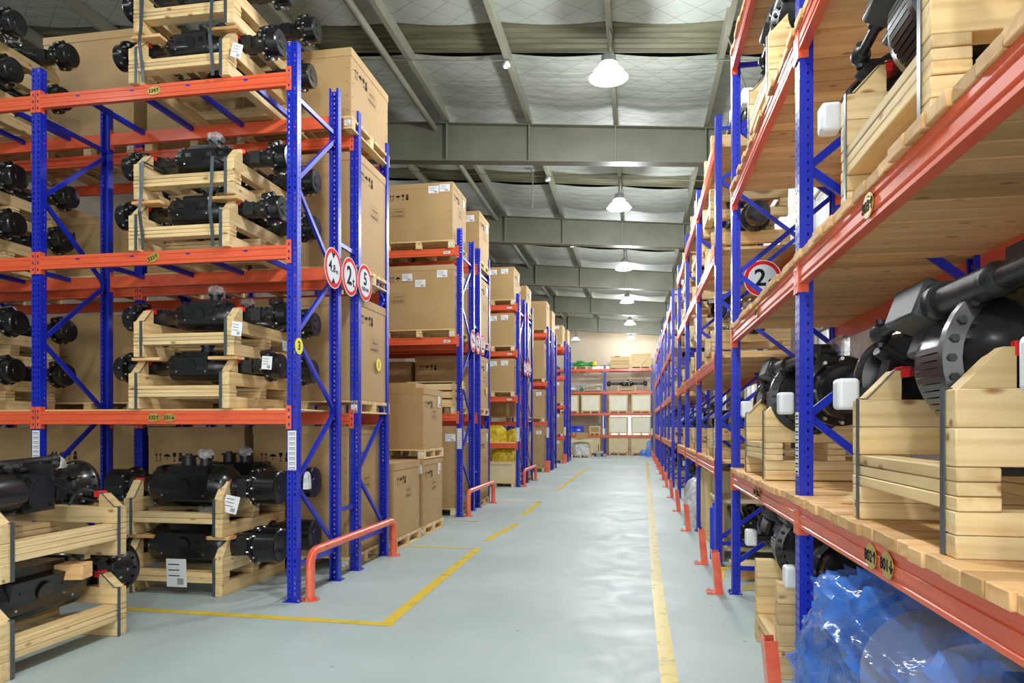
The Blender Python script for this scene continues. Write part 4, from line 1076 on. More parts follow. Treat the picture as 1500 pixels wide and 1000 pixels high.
def make_gearbox():
    t = thing('axle_gearbox', '', 'gearbox')
    mb = MB(); mb.lathe([(-1.15, 0.10), (-0.75, 0.12), (-0.62, 0.155), (-0.25, 0.16), (-0.1, 0.15)], 24, 'y', (0,0,0.15)); mb.box((0, 0.0, 0.15), (0.26, 0.3, 0.27)); part('casing', mb.mesh('casing', 'black'), t)
    mb = MB(); mb.box((0, 0, 0), (0.02, 0.24, 0.23)); me = mb.mesh('cover', 'black'); c = part('cover_plate', me, t, (0.14, 0, 0.15))
    mb = MB()
    for y in (-0.095, 0.095):
        for z in (-0.09, 0.09): mb.cyl((0.01, y, z), (0.025, y, z), 0.016, 6)
    part('cover_bolts', mb.mesh('cover_bolts', 'blackm'), c)
    mb = MB(); mb.cyl((-0.05, -0.5, 0.33), (-0.05, 0.35, 0.36), 0.035, 12); mb.ball((-0.05, 0.37, 0.36), 0.05, 10); mb.cyl((0.02, -0.3, 0.30), (0.02, 0.12, 0.31), 0.022, 10); mb.box((0, 0.1, 0.30), (0.2, 0.16, 0.08)); mb.box((0, -0.4, 0.28), (0.16, 0.2, 0.1))
    for k in range(6): mb.ball((0.06*math.cos(k), -0.2+0.1*k, 0.33), 0.035, 8)
    part('control_rods', mb.mesh('rods', 'blackm'), t)
    return t
def make_axleB(): 
    return make_axle(2.15, 'flange', pinion=False)
a1 = place('axleB', make_axleB, (-4.22, 4.22, 0.35+0.10), PI/2+0.03, 'heavy black axle in the lower cradle nearest the camera, hub sticking out', 'heavy axles at bottom left')
a2 = place('axleB', make_axleB, (-4.80, 4.22, 0.35+0.10), PI/2, 'heavy black axle behind in the lower cradle nearest the camera', 'heavy axles at bottom left')
a3 = place('axleB', make_axleB, (-4.72, 4.35, 0.615+0.37+0.11), PI/2, 'heavy black axle on the upper cradle at bottom left, big flange visible', 'heavy axles at bottom left')
a4 = place('axleG', lambda: make_gearbox(), (-4.28, 4.30, 0.615+0.37), 0.1, 'black gearbox with square bolted cover on the upper cradle at bottom left', 'heavy axles at bottom left')
# paper sheets and tags on the cradles
def sheet(label, loc, rot, w=0.12, h=0.16):
    me = label_mesh(w, h); o = thing('paper_sheet', label, 'paper', loc, 0, 'paper tags', me); o.rotation_euler = rot
sheet('large white paper sheet stapled to the front of the lowest cradle on the floor', (-4.30, 6.025, 0.21), (0.05, 0, 0), 0.21, 0.27)
sheet('white paper tag on the corner of the upper floor cradle', (-3.78, 6.10, 0.86), (0.1, 0.25, 0.4), 0.13, 0.17)
sheet('handwritten white tag on the upper cradle corner, lowest beams', (-3.60, 5.90, 2.49), (0, 0.1, 0.3), 0.09, 0.13)
sheet('white printed label on the hub of the front axle, lowest beams', (-3.33, 5.95, 2.18), (0, 0.08, 0.0), 0.10, 0.12)
sheet('small tilted white paper by the post on the lowest beams', (-3.30, 6.30, 2.36), (0.9, 0.3, 0.2), 0.12, 0.14)
sheet('white tag on the lower cradle corner on the top beams', (-3.60, 5.90, 5.03), (0, 0.2, 0.4), 0.09, 0.13)
sheet('white tag dangling from the cradle in the outer bay, top beams', (-6.55, 5.93, 5.28), (0, -0.15, 0.4), 0.12, 0.2)
# --- cartons in the row behind (A2)
A2 = YA+RW+GAP
zl = {0: 0.0, 1: 1.745, 2: 3.254, 3: 4.83}
bayx = {'inner right': (-4.36, -3.05), 'inner left': (-5.70, -4.42), 'outer right': (-7.10, -5.84), 'outer left': (-8.4, -7.15)}
tops = {('inner right', 0): 1.60, ('inner left', 0): 1.59, ('outer right', 0): 1.60, ('outer left', 0): 1.58,
        ('inner right', 1): 3.05, ('inner left', 1): 2.75, ('outer right', 1): 2.92, ('outer left', 1): 2.8,
        ('inner right', 2): 4.66, ('inner left', 2): 4.35, ('outer right', 2): 4.1, ('outer left', 2): 4.4,
        ('inner right', 3): 5.72, ('inner left', 3): 5.9, ('outer right', 3): 6.30, ('outer left', 3): 5.9}
lw = {0: 'floor', 1: 'lowest beams', 2: 'middle beams', 3: 'top beams'}
for (bn, li), top in tops.items():
    x0, x1 = bayx[bn]; y0 = A2-0.18 if (bn, li) == ('inner right', 3) else A2+0.0
    if li == 0: x0 += 0.02; x1 -= 0.0
    if bn == 'inner right': x1 = -3.045
    if li and bn != 'inner right': pass
    boxed('tall carton, %s, %s spot, row behind nearest left rack' % (lw[li], bn), x0, x1 if (li or bn != 'inner right') else -3.15, max(y0, A2-0.18), A2+RW+0.03, zl[li]+0.002, top, labels=() if bn != 'inner right' else ())
# --- cartons on the floor between nearest and second rack
pallet('wooden pallet on the floor under the first wide carton in the cross aisle', -4.25, -3.05, 8.62, 9.72, 0.0)
carton('wide carton standing on the floor pallet, close to the tube guard', -4.24, -3.06, 8.63, 9.71, 0.142, 1.12)
pallet('wooden pallet on the floor under the stacked carton pair', -4.25, -3.05, 9.87, 10.92, 0.0)
carton('lower carton of the stacked pair beside the cross aisle', -4.24, -3.06, 9.88, 10.91, 0.142, 1.12, labels=((0.9, 0.85),))
pallet('wooden pallet between the stacked pair of cartons', -4.25, -3.05, 9.87, 10.92, 1.122)
carton('upper carton of the stacked pair beside the cross aisle', -4.24, -3.06, 9.88, 10.91, 1.264, 2.16, labels=((0.3, 0.8),))
carton('small flat opened carton lying on top of the stacked pair', -3.75, -3.25, 10.1, 10.6, 2.165, 2.25, sym=False, fprint=False, staples=False, group='small cartons')
sheet('crumpled white paper standing on the stacked carton pair', (-3.95, 10.0, 2.25), (0.3, 0.4, 0.2), 0.16, 0.16)
# --- second rack
B2 = YB+RW+GAP
boxed('wide carton with two labels on the top beams of second left rack', -4.48, -3.19, YB-0.05, YB+RW, 4.752, 5.92, labels=((0.72, 0.88), (0.88, 0.9)))
boxed('wide carton with three labels, middle beams of second left rack', -4.48, -3.17, YB-0.05, YB+RW, 3.182, 4.46, labels=((0.33, 0.82), (0.52, 0.72), (0.83, 0.86)))
boxed('carton on the top beams, left part of second left rack', -5.70, -4.68, YB, YB+RW, 4.752, 5.7)
boxed('carton on the middle beams, left part of second left rack', -5.70, -4.68, YB, YB+RW, 3.182, 4.3)
boxed('tall carton on the floor of second left rack by its end frame', -4.45, -3.17, YB+0.03, YB+RW, 0.002, 1.60, labels=((0.93, 0.86),))
boxed('tall carton on the floor, left part of second left rack', -5.68, -4.50, YB+0.03, YB+RW, 0.002, 1.55)
for li, (zb, zt) in enumerate(((0.002, 1.55), (1.822, 3.0), (3.182, 4.55), (4.752, 5.85))):
    ln = ['floor', 'lowest beams', 'middle beams', 'top beams'][li]
    boxed('carton by the end frame, %s, rear row of second left rack' % ln, -4.40, -3.05, B2+0.02, B2+RW, zb, zt, labels=((0.85, 0.85),))
    boxed('carton farther in, %s, rear row of second left rack' % ln, -5.68, -4.45, B2+0.02, B2+RW, zb, zt-0.1)
def make_slatbox():
    t = thing('slatted_crate', '', 'crate')
    for z in (0.06, 0.20, 0.34): 
        for y in (-0.38, 0.38): part('board', blk((0.9, 0.02, 0.11), 'wood', 0.002), t, (0, y, z))
        for x in (-0.44, 0.44): part('board', blk((0.74, 0.02, 0.11), 'wood', 0.002), t, (x, 0, z), (0,0,PI/2))
    for x in (-0.42, 0.42):
        for y in (-0.36, 0.36): part('corner_post', blk((0.42, 0.05, 0.05), 'wood', 0.002), t, (x, y, 0.21), ROTX['z'])
    part('base', blk((0.9, 0.76, 0.02), 'wood', 0.002), t, (0, 0, 0.01))
    part('lid', blk((0.92, 0.78, 0.018), 'wood', 0.002), t, (0, 0, 0.43))
    return t
place('slat', make_slatbox, (-3.65, YB+0.5, 1.964), 0, 'open slatted wooden crate on the lowest beams of the second left rack')
pallet('wooden pallet under the slatted crate on the second left rack', -4.15, -3.17, YB+0.05, YB+0.95, 1.822)
# --- third rack
C2 = YC+RW+GAP
for li, (zb, zt) in enumerate(((2.382, 3.38), (3.582, 4.58), (4.802, 5.80))):
    ln = ['second', 'third', 'top'][li]
    boxed('carton with two labels on the %s beams of third left rack' % ln, -4.35, -3.18, YC-0.05, YC+RW-0.05, zb, zt, labels=((0.52, 0.85), (0.78, 0.87)), simple=True)
    boxed('carton farther in on the %s beams of the third left rack' % ln, -5.62, -4.42, YC-0.02, YC+RW-0.05, zb, zt-0.05, simple=True)
for li, (zb, zt) in enumerate(((0.002, 1.45), (1.732, 2.9), (3.182, 4.5), (4.752, 5.6))):
    boxed('carton at the end frame, %s, rear row of third left rack' % ['floor', 'lowest beams', 'middle beams', 'top beams'][li], -4.4, -3.08, C2+0.02, C2+RW, zb, zt, simple=True, labels=((0.3, 0.85), (0.8, 0.85)))
def make_plybox(w, d, h, m='ply', cross=False, feet=True):
    t = thing('plywood_crate', '', 'crate')
    z0 = 0.09 if feet else 0.0
    mb = MB(); mb.box((0, 0, (h+z0)/2), (w-0.03, d-0.03, h-z0)); part('panels', mb.mesh('panels', m), t)
    for s in (-1, 1):
        for z in (z0+0.035, h-0.035): part('batten', blk((w, 0.02, 0.07), 'wood', 0.002), t, (0, s*(d/2-0.006), z))
        for x in (-1, 1): part('batten', blk((h-z0-0.14, 0.02, 0.07), 'wood', 0.002), t, (x*(w/2-0.035), s*(d/2-0.006), (h+z0)/2), ROTX['z'])
        for y in (-1, 1): part('batten', blk((h-z0-0.14, 0.07, 0.02), 'wood', 0.002), t, (s*(w/2-0.006), y*(d/2-0.035), (h+z0)/2), ROTX['z'])
    if cross:
        for s in (-1, 1):
            a = math.atan2(h-z0-0.14, w/2-0.07); L = math.hypot(h-z0-0.14, w/2-0.07)
            part('diagonal_batten', blk((L, 0.018, 0.05), 'wood', 0.002), t, (s*w/4, -d/2+0.001, (h+z0)/2), (0, -s*a, 0))
    if feet:
        for x in (-1, 0, 1): part('skid', blk((d, 0.09, 0.09), 'wood', 0.003), t, (x*(w/2-0.06), 0, 0.045), (0,0,PI/2))
    return t
def plybox(key, w, d, h, loc, label, rz=0, **kw):
    return place(('ply', key), lambda: make_plybox(w, d, h, **kw), loc, rz, label, kw.get('group'))
plybox('c', 1.1, 0.85, 0.66, (-3.72, YC+0.42, 0), 'wooden crate with framed panel on the floor of the third left rack')
def lumpy(name, label, cat, loc, size, m, seed, drops=0.0, n=26, parts=(), group=None, pw=0.75):
    rnd = random.Random(seed); mb = MB(); mb.smooth = True; rows = 16; vs_ = []
    ph0 = [rnd.uniform(0, 6.28) for _ in range(8)]
    for i in range(rows+1):
        v = i/rows
        for k in range(n):
            a = 2*PI*k/n; r = math.sin(PI*(0.04+0.96*v)*0.5)**pw if v < 1 else 1
            fold = 1+0.07*math.sin(5*a+ph0[0]+2*v)+0.05*math.sin(9*a+ph0[1]-3*v)+0.03*math.sin(17*a+ph0[2])*v
            z = math.cos(PI*v*0.5)**0.8 if v < 1 else 0
            vs_.append((size[0]/2*r*fold*math.copysign(abs(math.cos(a))**0.75, math.cos(a)), size[1]/2*r*fold*math.copysign(abs(math.sin(a))**0.75, math.sin(a)), size[2]*(z+0.035*math.sin(3*a+ph0[3])*math.sin(PI*v)+rnd.uniform(-0.012, 0.012))))
    mb.add(vs_, [(i*n+k, i*n+(k+1) % n, (i+1)*n+(k+1) % n, (i+1)*n+k) for i in range(rows) for k in range(n)]); mb.add(vs_[:n], [tuple(range(n))])
    return thing(name, label, cat, loc, 0, group, mb.mesh(name, m))
plank_deck('low shelf boards carrying the yellow bags on the third left rack', LP[1]+0.06, XL-0.06, YC, YC+RW, 1.15, 0.3, 0.02, 'x', 'wood')
lumpy('yellow_bag', 'full yellow plastic bag on the low shelf of the third left rack', 'bag', (-3.75, YC+0.42, 1.172), (0.62, 0.6, 0.46), 'yelfilm', 3, group='yellow plastic bags')
lumpy('yellow_bag', 'smaller yellow plastic bag beside the full one, near the post', 'bag', (-3.32, YC+0.45, 1.172), (0.32, 0.5, 0.36), 'yelfilm', 4, group='yellow plastic bags')
lumpy('yellow_bag', 'yellow plastic bag lying on the wooden crate under the low shelf', 'bag', (-3.55, YC+0.45, 0.66), (0.75, 0.6, 0.34), 'yelfilm', 5, group='yellow plastic bags')
# --- fourth and fifth racks
for li, (zb, zt) in enumerate(((0.002, 1.55), (1.752, 2.85), (3.152, 4.62), (4.872, 6.0))):
    ln = ['floor', 'lowest beams', 'middle beams', 'top beams'][li]
    boxed('carton on the %s of the fourth left rack, front row' % ln, -4.3, -3.2 if li < 3 else -3.12, YD-0.03, YD+RW-0.05, zb, zt, simple=True, labels=((0.82, 0.88),) if li < 2 else ())
    boxed('carton by the end frame, %s, rear row of fourth left rack' % ln, -4.4, -3.1, YD+RW+GAP+0.02, YD+2*RW+GAP, zb, zt-0.1, simple=True)
for li, (zb, zt) in enumerate(((0.002, 1.0), (1.152, 2.15), (2.502, 3.55), (5.052, 6.0))):
    ln = ['floor', 'lowest beams', 'second beams', 'top beams'][li]
    boxed('carton on the %s of the fifth left rack, front row' % ln, -4.2, -3.18, YE-0.02, YE+RW-0.05, zb, zt, simple=True, labels=((0.75, 0.88),))
    boxed('carton by the end frame, %s, rear row of fifth left rack' % ln, -4.4, -3.1, YE+RW+GAP+0.02, YE+2*RW+GAP, zb, zt, simple=True)

# ================================================================ goods: end rack
FZ = 39.55
pc = [(-2.55, 'left one beside the bay post'), (-3.75, 'one partly hidden behind the left racks'), (-1.02, 'one just right of the bay post'), (0.22, 'one at the right end')]
for li, zb in ((2, 2.332), (1, 1.112), (0, 0.0)):
    for i, (x, d_) in enumerate(pc):
        if li == 1 and i < 2: continue
        plybox('f%d' % (li > 0), 1.05, 0.85, 1.02 if li else 0.98, (x, FZ+0.42, zb), 'pale plywood crate, %s of the end rack, %s' % (['floor level', 'lowest beams', 'second beams'][li], d_), m='ply2' if li else 'ply')
pallet('wooden pallet under the green axle on the end rack', -4.05, -2.75, FZ, FZ+0.9, 4.792, True)
t = thing('green_axle', 'bright green axle lying on a pallet on top of the end rack', 'axle', (-3.2, FZ+0.4, 5.10), 0)
mb = MB(); mb.lathe([(-0.75, 0.11), (-0.6, 0.13), (-0.5, 0.09), (-0.2, 0.10), (-0.1, 0.17), (0.2, 0.17), (0.3, 0.1), (0.55, 0.09), (0.6, 0.14), (0.75, 0.14)], 20); mb.box((0, 0, 0.1), (0.3, 0.2, 0.2)); part('housing', mb.mesh('housing', 'green'), t)
mb = MB(); mb.lathe([(0.75, 0.12), (0.85, 0.16), (0.95, 0.14), (0.96, 0)], 16); part('end_cap', mb.mesh('cap', 'yel'), t, label='yellow end cap')
lumpy('blue_bag', 'small blue bag against the green axle on the end rack', 'bag', (-3.75, FZ+0.2, 4.93), (0.4, 0.4, 0.22), 'bluefilm', 8)
def make_drawercrate():
    t = thing('boarded_crate', '', 'crate')
    for z in (0.14, 0.34, 0.54):
        for y in (-0.4, 0.4): part('board', blk((1.0, 0.03, 0.19), 'wood', 0.003), t, (0, y, z))
        for x in (-0.5, 0.5): part('board', blk((0.8, 0.03, 0.19), 'wood', 0.003), t, (x, 0, z), (0,0,PI/2))
    for x in (-0.4, 0.4): part('skid', blk((0.8, 0.1, 0.045), 'dark', 0.003), t, (x, 0, 0.022), (0,0,PI/2))
    part('lid', blk((1.04, 0.86, 0.025), 'wood2', 0.003), t, (0, 0, 0.65)); part('lid_block', blk((0.3, 0.12, 0.05), 'dark', 0.003), t, (-0.15, -0.2, 0.69))
    return t
place('drawer', make_drawercrate, (-0.93, FZ+0.42, 4.792), 0, 'grey-brown boarded crate on top of the end rack')
plybox('x', 1.12, 0.85, 0.83, (0.20, FZ+0.42, 4.792), 'yellow-brown crate with V-shaped battens on top of the end rack', cross=True, m='wood')
place('axleE', lambda: make_axle(2.3, 'stud', False), (-0.56, FZ+0.45, 3.98), 0, 'long black axle resting on a small cradle on the end rack')
place('cradleE', lambda: make_cradle(D=0.8, W=1.0, hb=0.08, nb=1, hc=0.06, nc=1, ht=0.14, nt=1, tk=0.09, wedge=0.06, straps=False), (-0.56, FZ+0.45, 3.545), PI/2, 'small pale cradle under the long black axle on the end rack')
def make_bin(m='bluebin'):
    t = thing('blue_bin', '', 'bin', group='blue storage bins')
    mb = MB(); w, d, h, k = 0.46, 0.55, 0.34, 0.008
    mb.box((0,0,k/2), (w,d,k)); mb.box((-w/2,0,h/2), (k,d,h)); mb.box((w/2,0,h/2), (k,d,h)); mb.box((0,d/2,h/2), (w,k,h)); mb.box((0,-d/2,h*0.36), (w,k,h*0.72)); mb.box((0,-d/2-0.01,h*0.72), (w,0.02,0.02)); mb.box((0,0,h), (w+0.03,0.03,0.02))
    part('shell', mb.mesh('shell', m), t)
    mb = MB(); mb.box((0,-d/2-0.006,h*0.4), (0.16,0.004,0.08)); part('label_holder', mb.mesh('lh', 'white'), t); return t
place('bin', make_bin, (-3.72, FZ+0.3, 1.255), 0, 'blue plastic bin, left one of two on the end rack', 'blue storage bins')
place('bin', make_bin, (-3.22, FZ+0.3, 1.255), 0, 'blue plastic bin, right one of two on the end rack', 'blue storage bins')
pallet('low pallet under the two blue bins on the end rack', -4.0, -2.95, FZ, FZ+0.8, 1.112, True)
plybox('s', 0.6, 0.6, 0.50, (-2.33, FZ+0.4, 1.112), 'small brown crate with white rim on the lowest beams of the end rack', m='card')
lumpy('blue_bag', 'tiny blue bag on top of the small brown crate', 'bag', (-2.28, FZ+0.4, 1.615), (0.2, 0.2, 0.12), 'bluefilm', 9)
def make_cage():
    t = thing('steel_stillage', '', 'stillage', group='grey steel stillages')
    for x in (-0.5, 0.5):
        for y in (-0.35, 0.35): mb = MB(); mb.box((0,0,0.25), (0.05,0.05,0.5)); part('corner_post', cached('cg1', lambda: mb.mesh('cp', 'signback')), t, (x, y, 0))
    for y in (-0.35, 0.35):
        for z in (0.08, 0.36): mb = MB(); mb.box((0,0,0), (0.96,0.03,0.05)); part('rail', cached('cg2', lambda: mb.mesh('rl', 'signback')), t, (0, y, z))
    for x in (-0.5, 0.5):
        for z in (0.08, 0.36): mb = MB(); mb.box((0,0,0), (0.03,0.66,0.05)); part('rail', cached('cg3', lambda: mb.mesh('rl2', 'signback')), t, (x, 0, z))
    mb = MB(); mb.box((0,0,0.05), (0.96,0.66,0.01)); part('floor_plate', mb.mesh('fp', 'signback'), t); return t
place('cage', make_cage, (-2.42, FZ+0.42, 3.542), 0, 'grey steel stillage of small boxes beside the bay post of the end rack', 'grey steel stillages')
place('cage', make_cage, (-3.70, FZ+0.42, 3.542), 0, 'grey steel stillage with green parts on the end rack', 'grey steel stillages')
for i, (dx, dz, m_) in enumerate(((-0.3, 0, 'card'), (0.0, 0, 'card'), (0.28, 0.0, 'ply'), (0.28, 0.2, 'ply'))):
    mb = MB(); mb.box((0,0,0.09), (0.24,0.4,0.18)); mb.box((0,0,0.182), (0.245,0.41,0.012)); mb.box((0,-0.202,0.1), (0.08,0.003,0.06))
    thing('small_box', ['small brown box at the post side of the grey stillage', 'small brown box in the middle of the grey stillage', 'small pale box at the right of the grey stillage', 'small pale box stacked on another in the grey stillage'][i], 'box', (-2.42+dx, FZ+0.42, 3.60+dz), 0, 'small boxes in stillage', mb.mesh('small_box', m_))
for i, (x, y, m_) in enumerate(((-3.85, 0.3, 'green'), (-3.6, 0.25, 'white'), (-3.05, 0.3, 'green'))):
    mb = MB(); mb.lathe([(-0.18, 0.05), (-0.1, 0.09), (0.05, 0.06), (0.15, 0.1), (0.2, 0.05)], 12); mb.cyl((0,0,-0.05), (0.05,0.1,0.15), 0.04, 8)
    thing('cast_part', ['green cast part in the left stillage on the end rack', 'white cast part in the left stillage on the end rack', 'green cast part lying between the two stillages'][i], 'casting', (x, FZ+y, 3.71 if i < 2 else 3.65), 0.4*i, 'castings on end rack', mb.mesh('cast_part', m_))
# in front of the end rack
pallet('wooden pallet in front of the end rack with a wrapped block', -3.35, -2.35, 36.2, 37.1, 0.0, True)
lumpy('wrapped_block', 'block wrapped in clear film on a pallet before the end rack', 'goods', (-2.85, 36.65, 0.142), (0.95, 0.85, 0.62), 'whitefilm', 11, pw=0.3)
carton('brown box lying on top of the film-wrapped block', -3.1, -2.55, 36.4, 36.9, 0.95, 1.25, sym=False, staples=False, fprint=False, group='small cartons')
mb = MB(); mb.box((0,0,0.05), (1.2,0.9,0.10)); thing('tabletop_board', 'pale board laid across the film-wrapped block', 'board', (-2.8, 36.65, 0.80), 0, None, mb.mesh('board', 'ply'))
t = thing('hand_truck', 'small grey pallet truck standing before the end rack', 'pallet truck', (-2.0, 37.6, 0))
mb = MB(); mb.box((0,0,0.22), (0.5,0.35,0.14)); mb.box((0.0,0.3,0.1), (0.16,0.8,0.06)); mb.box((0.3,0.3,0.1), (0.16,0.8,0.06)); part('chassis', mb.mesh('chassis', 'lampmetal'), t)
for x in (-0.18, 0.18): mb = MB(); mb.cyl((x-0.04,-0.15,0.09), (x+0.04,-0.15,0.09), 0.09, 16); part('wheel', mb.mesh('wheel', 'dark'), t)
mb = MB(); mb.tube([(0,-0.15,0.28), (0,-0.3,0.6), (0,-0.38,0.62)], 0.02, 8); part('handle', mb.mesh('handle', 'dark'), t)
pts = [(-2.2+0.05*k+0.02*math.sin(k), 38.95+0.1*math.sin(k*0.3), 0.02+0.16*max(0, math.sin(k*0.42))) for k in range(58)]
mb = MB(); mb.tube(pts, 0.014, 6); thing('red_hose', 'thin red hose looping along the foot of the end rack', 'hose', me=mb.mesh('hose', 'red'))
mb = MB(); mb.tube([(0.95+0.22*math.cos(k*0.5), 38.4+0.12*math.sin(k*0.5), 0.05+0.2+0.2*math.sin(k*0.5)) for k in range(14)], 0.012, 6); thing('red_hose', 'loop of red hose at the right end of the end rack', 'hose', me=mb.mesh('hose', 'red'))
lumpy('blue_bag', 'blue plastic bag on the floor at the right end of the end rack', 'bag', (0.42, 38.9, 0.0), (0.6, 0.4, 0.35), 'bluefilm', 12)
lumpy('blue_bag', 'pale blue plastic bag hung by the last right racks', 'bag', (0.62, 37.2, 0.0), (0.35, 0.35, 0.85), 'bluefilm', 13)

# ================================================================ goods: right side
CRR = dict(D=0.97, W=1.0, hb=0.14, nb=2, hc=0.13, nc=3, ht=0.23, nt=2, tk=0.10, wedge=0.12, ax=[-0.17, 0.2])
HR = 0.50
def cradleR(loc, label): return place('cradleR', lambda: make_cradle(**CRR), loc, 0, label, 'timber cradles on the rack at the right edge')
def steer(loc, label, rz=0.0): return place('steer', make_steer_axle, loc, rz, label, 'steering axles on the right racks')
D1, D2, D3, D4 = 1.16+DT, 2.52+DT, 3.83+DT, 5.12+0.05
CX = XR+0.02+0.485
for z, yc, nm, ya in ((D1, 2.75, 'lowest deck, camera side bay', 2.60), (D2, 2.93, 'second deck, camera side bay', 2.88), (D3, 2.95, 'third deck, camera side bay', 2.9), (D1, 5.85, 'lowest deck, second bay', 5.52), (D3, 5.70, 'third deck, second bay', 5.5)):
    cradleR((CX, yc, z+0.001), 'thick-boarded cradle on the %s, right edge rack' % nm)
    steer((1.22, ya, z+HR+0.105), 'black steering axle with white caps on the %s, right edge' % nm)
def cradle2(loc, label): return place('cradle2', lambda: make_cradle(D=1.0, W=0.95, hb=0.12, nb=1, hc=0.12, nc=2, ht=0.13, nt=1, tk=0.10, wedge=0.12, m='wood2'), loc, 0, label, 'rear timber cradles on the right edge rack')
for i, (y, z) in enumerate(((2.0, 2.57), )): pass
# loose boards on the lowest deck
for i, (x, y, l, w_, rz) in enumerate(((1.15, 3.98, 0.5, 0.12, 1.2), (1.3, 3.72, 0.42, 0.1, 1.0), (1.12, 3.62, 0.3, 0.07, 1.4))):
    t = thing('loose_board', ['longer loose board on the lowest deck by the near upright', 'shorter loose board on the lowest deck beside the strapped cradle', 'narrow loose strip on the lowest deck near the cradle'][i], 'board', (x, y, D1+0.012), rz, 'loose boards', blk((l, w_, 0.02), 'wood'))
    t.rotation_euler = (0, 0, rz)
# floor cradles under the right edge rack
def make_cradleG(): return make_cradle(D=0.95, W=0.88, hb=0.14, nb=1, hc=0.07, nc=2, ht=0.40, nt=3, tk=0.09, wedge=0, straps=False)
place('cradleG', make_cradleG, (XR-0.02+0.475, 5.12, 0.0), 0, 'tall timber cradle on the floor beyond the blue plastic bundle')
steer((1.25, 5.50, 0.72), 'black steering axle low under the right edge rack')
# blue wrapped bundle
def bundle():
    t = thing('wrapped_bundle', 'big machine bundle wrapped in crinkled blue plastic film', 'bundle', (1.33, 2.66, 0.0))
    rnd = random.Random(5); from mathutils import noise
    def shell(sx, sy, sz, off, amp, n=150, rows=76):
        vs_ = []
        for i in range(rows+1):
            v = i/rows; ph = PI*v
            for k in range(n):
                a = 2*PI*k/n
                ex = 0.55
                cx_, sy_ = math.cos(a), math.sin(a); sp, cp = math.sin(ph), math.cos(ph)
                f = lambda q, e: math.copysign(abs(q)**e, q)
                p = Vector((f(cx_, ex)*f(sp, 0.6), f(sy_, ex)*f(sp, 0.6), f(cp, 0.7)))
                q = Vector((p.x*1.5+p.z*0.6, p.y*2.6+p.z*0.9, p.z*0.8))+off
                r1 = 1-abs(noise.noise(q*1.3))*2; r2 = 1-abs(noise.noise(q*3.1+Vector((5,5,5))))*2
                q2 = Vector((p.x*1.2+p.y*1.6, p.y*1.1-p.z*2.6, p.z*0.5)); r3 = 1-abs(noise.noise(q2*2.0))*2
                d = 1+amp*(max(0, r1)**4*0.9+max(0, r2)**4*0.22+max(0, r3)**5*0.5+0.06*noise.noise(q*8))
                hump = 1+0.10*math.sin(p.y*4.2+0.6)
                vs_.append((p.x*sx*d, p.y*sy*d, (p.z*sz*hump*(1 if p.z > 0 else 1))*d))
        mb = MB(); mb.smooth = True
        mb.add(vs_, [(i*n+k, i*n+(k+1) % n, (i+1)*n+(k+1) % n, (i+1)*n+k) for i in range(rows) for k in range(n)]); return mb
    mb = shell(0.52, 1.32, 0.45, Vector((0,0,0)), 0.11); part('plastic_film', mb.mesh('plastic_film', 'bluefilm'), t, (-0.04, 0.08, 0.47))
    mb = MB(); mb.lathe([(-0.3, 0.05), (-0.28, 0.29), (0.2, 0.30), (0.24, 0.22), (0.4, 0.18), (0.42, 0.02)], 32, 'y'); part('drum', mb.mesh('drum', 'ply'), t, (-0.02, 0.62, 0.47))
    mb = MB(); mb.lathe([(-0.7, 0.03), (-0.68, 0.16), (-0.2, 0.22), (0.2, 0.22), (0.5, 0.12), (0.52, 0.02)], 28, 'y'); mb.box((0.1, 0, 0.1), (0.4, 0.7, 0.4)); part('machine_body', mb.mesh('machine', 'grey_cast'), t, (0.02, -0.3, 0.45))
    mb = MB(); mb.box((0,0,0.04), (0.9, 2.2, 0.08)); part('base_board', mb.mesh('bb', 'wood2'), t, (0, 0, 0))
bundle()

# crates and axles in the farther right racks
def make_cradleS():
    t = thing('timber_cradle', '', 'crate'); D, W = 0.95, 0.98
    for y in (-0.44, 0.44):
        for z, h in ((0.055, 0.11), (0.30, 0.15)): part('side_timber', blk((D, 0.09, h), 'wood', 0.004), t, (0, y, z))
    for x in (-0.42, 0.42):
        for z in (0.142, 0.195): part('cross_board', blk((W, 0.10, 0.05), 'wood', 0.003), t, (x, 0, z), ROTX['y'])
    mb = MB(); mb.ribbon([(-0.479, 0, 0), (-0.479, 0, 0.38), (-0.4, 0, 0.381)], (0,1,0), 0.03)
    for y in (-0.42, 0.42): part('strap', cached('sst', lambda: mb.mesh('strap', 'strap')), t, (0, y, 0))
    return t
def make_axleS():
    """axle seen end on in the far racks, along local y"""
    t = thing('drive_axle', '', 'axle')
    mb = MB(); mb.lathe([(-0.6, 0.08), (-0.25, 0.10), (-0.18, 0.2), (0.18, 0.2), (0.25, 0.1), (0.6, 0.08)], 20, 'y'); part('housing', mb.mesh('housing', 'black'), t)
    for s in (-1, 1):
        mb = MB(); mb.lathe([(0.58, 0.08), (0.6, 0.175), (0.66, 0.18), (0.68, 0.14), (0.88, 0.14), (0.9, 0.13), (0.905, 0.05), (0.91, 0)], 24, 'y'); bolts(mb, 0.66, 0.16, 8, 0.012, 0.02, 'y')
        part('hub', cached('axs', lambda: mb.mesh('hub', 'black')), t, rot=(0,0,0) if s > 0 else (0,0,PI))
    mb = MB(); mb.box((0,0,0), (0.09,0.08,0.13)); 
    part('plastic_cap', mb.mesh('cap', 'cap'), t, (-0.22, -0.55, 0.12)); mb = MB(); mb.cyl((-0.2,-0.5,0.2), (-0.2,0.5,0.2), 0.03, 10); mb.box((-0.15,0,0.22), (0.14,0.3,0.14)); part('steering_rod', mb.mesh('rod', 'blackm'), t)
    part('film_wrap', cached('filmlump', lambda: film_lump(0.075)), t, (0, -0.3, 0.22))
    return t
lvn = ['floor', 'lowest deck', 'second deck', 'third deck', 'top deck']
rr = random.Random(21)
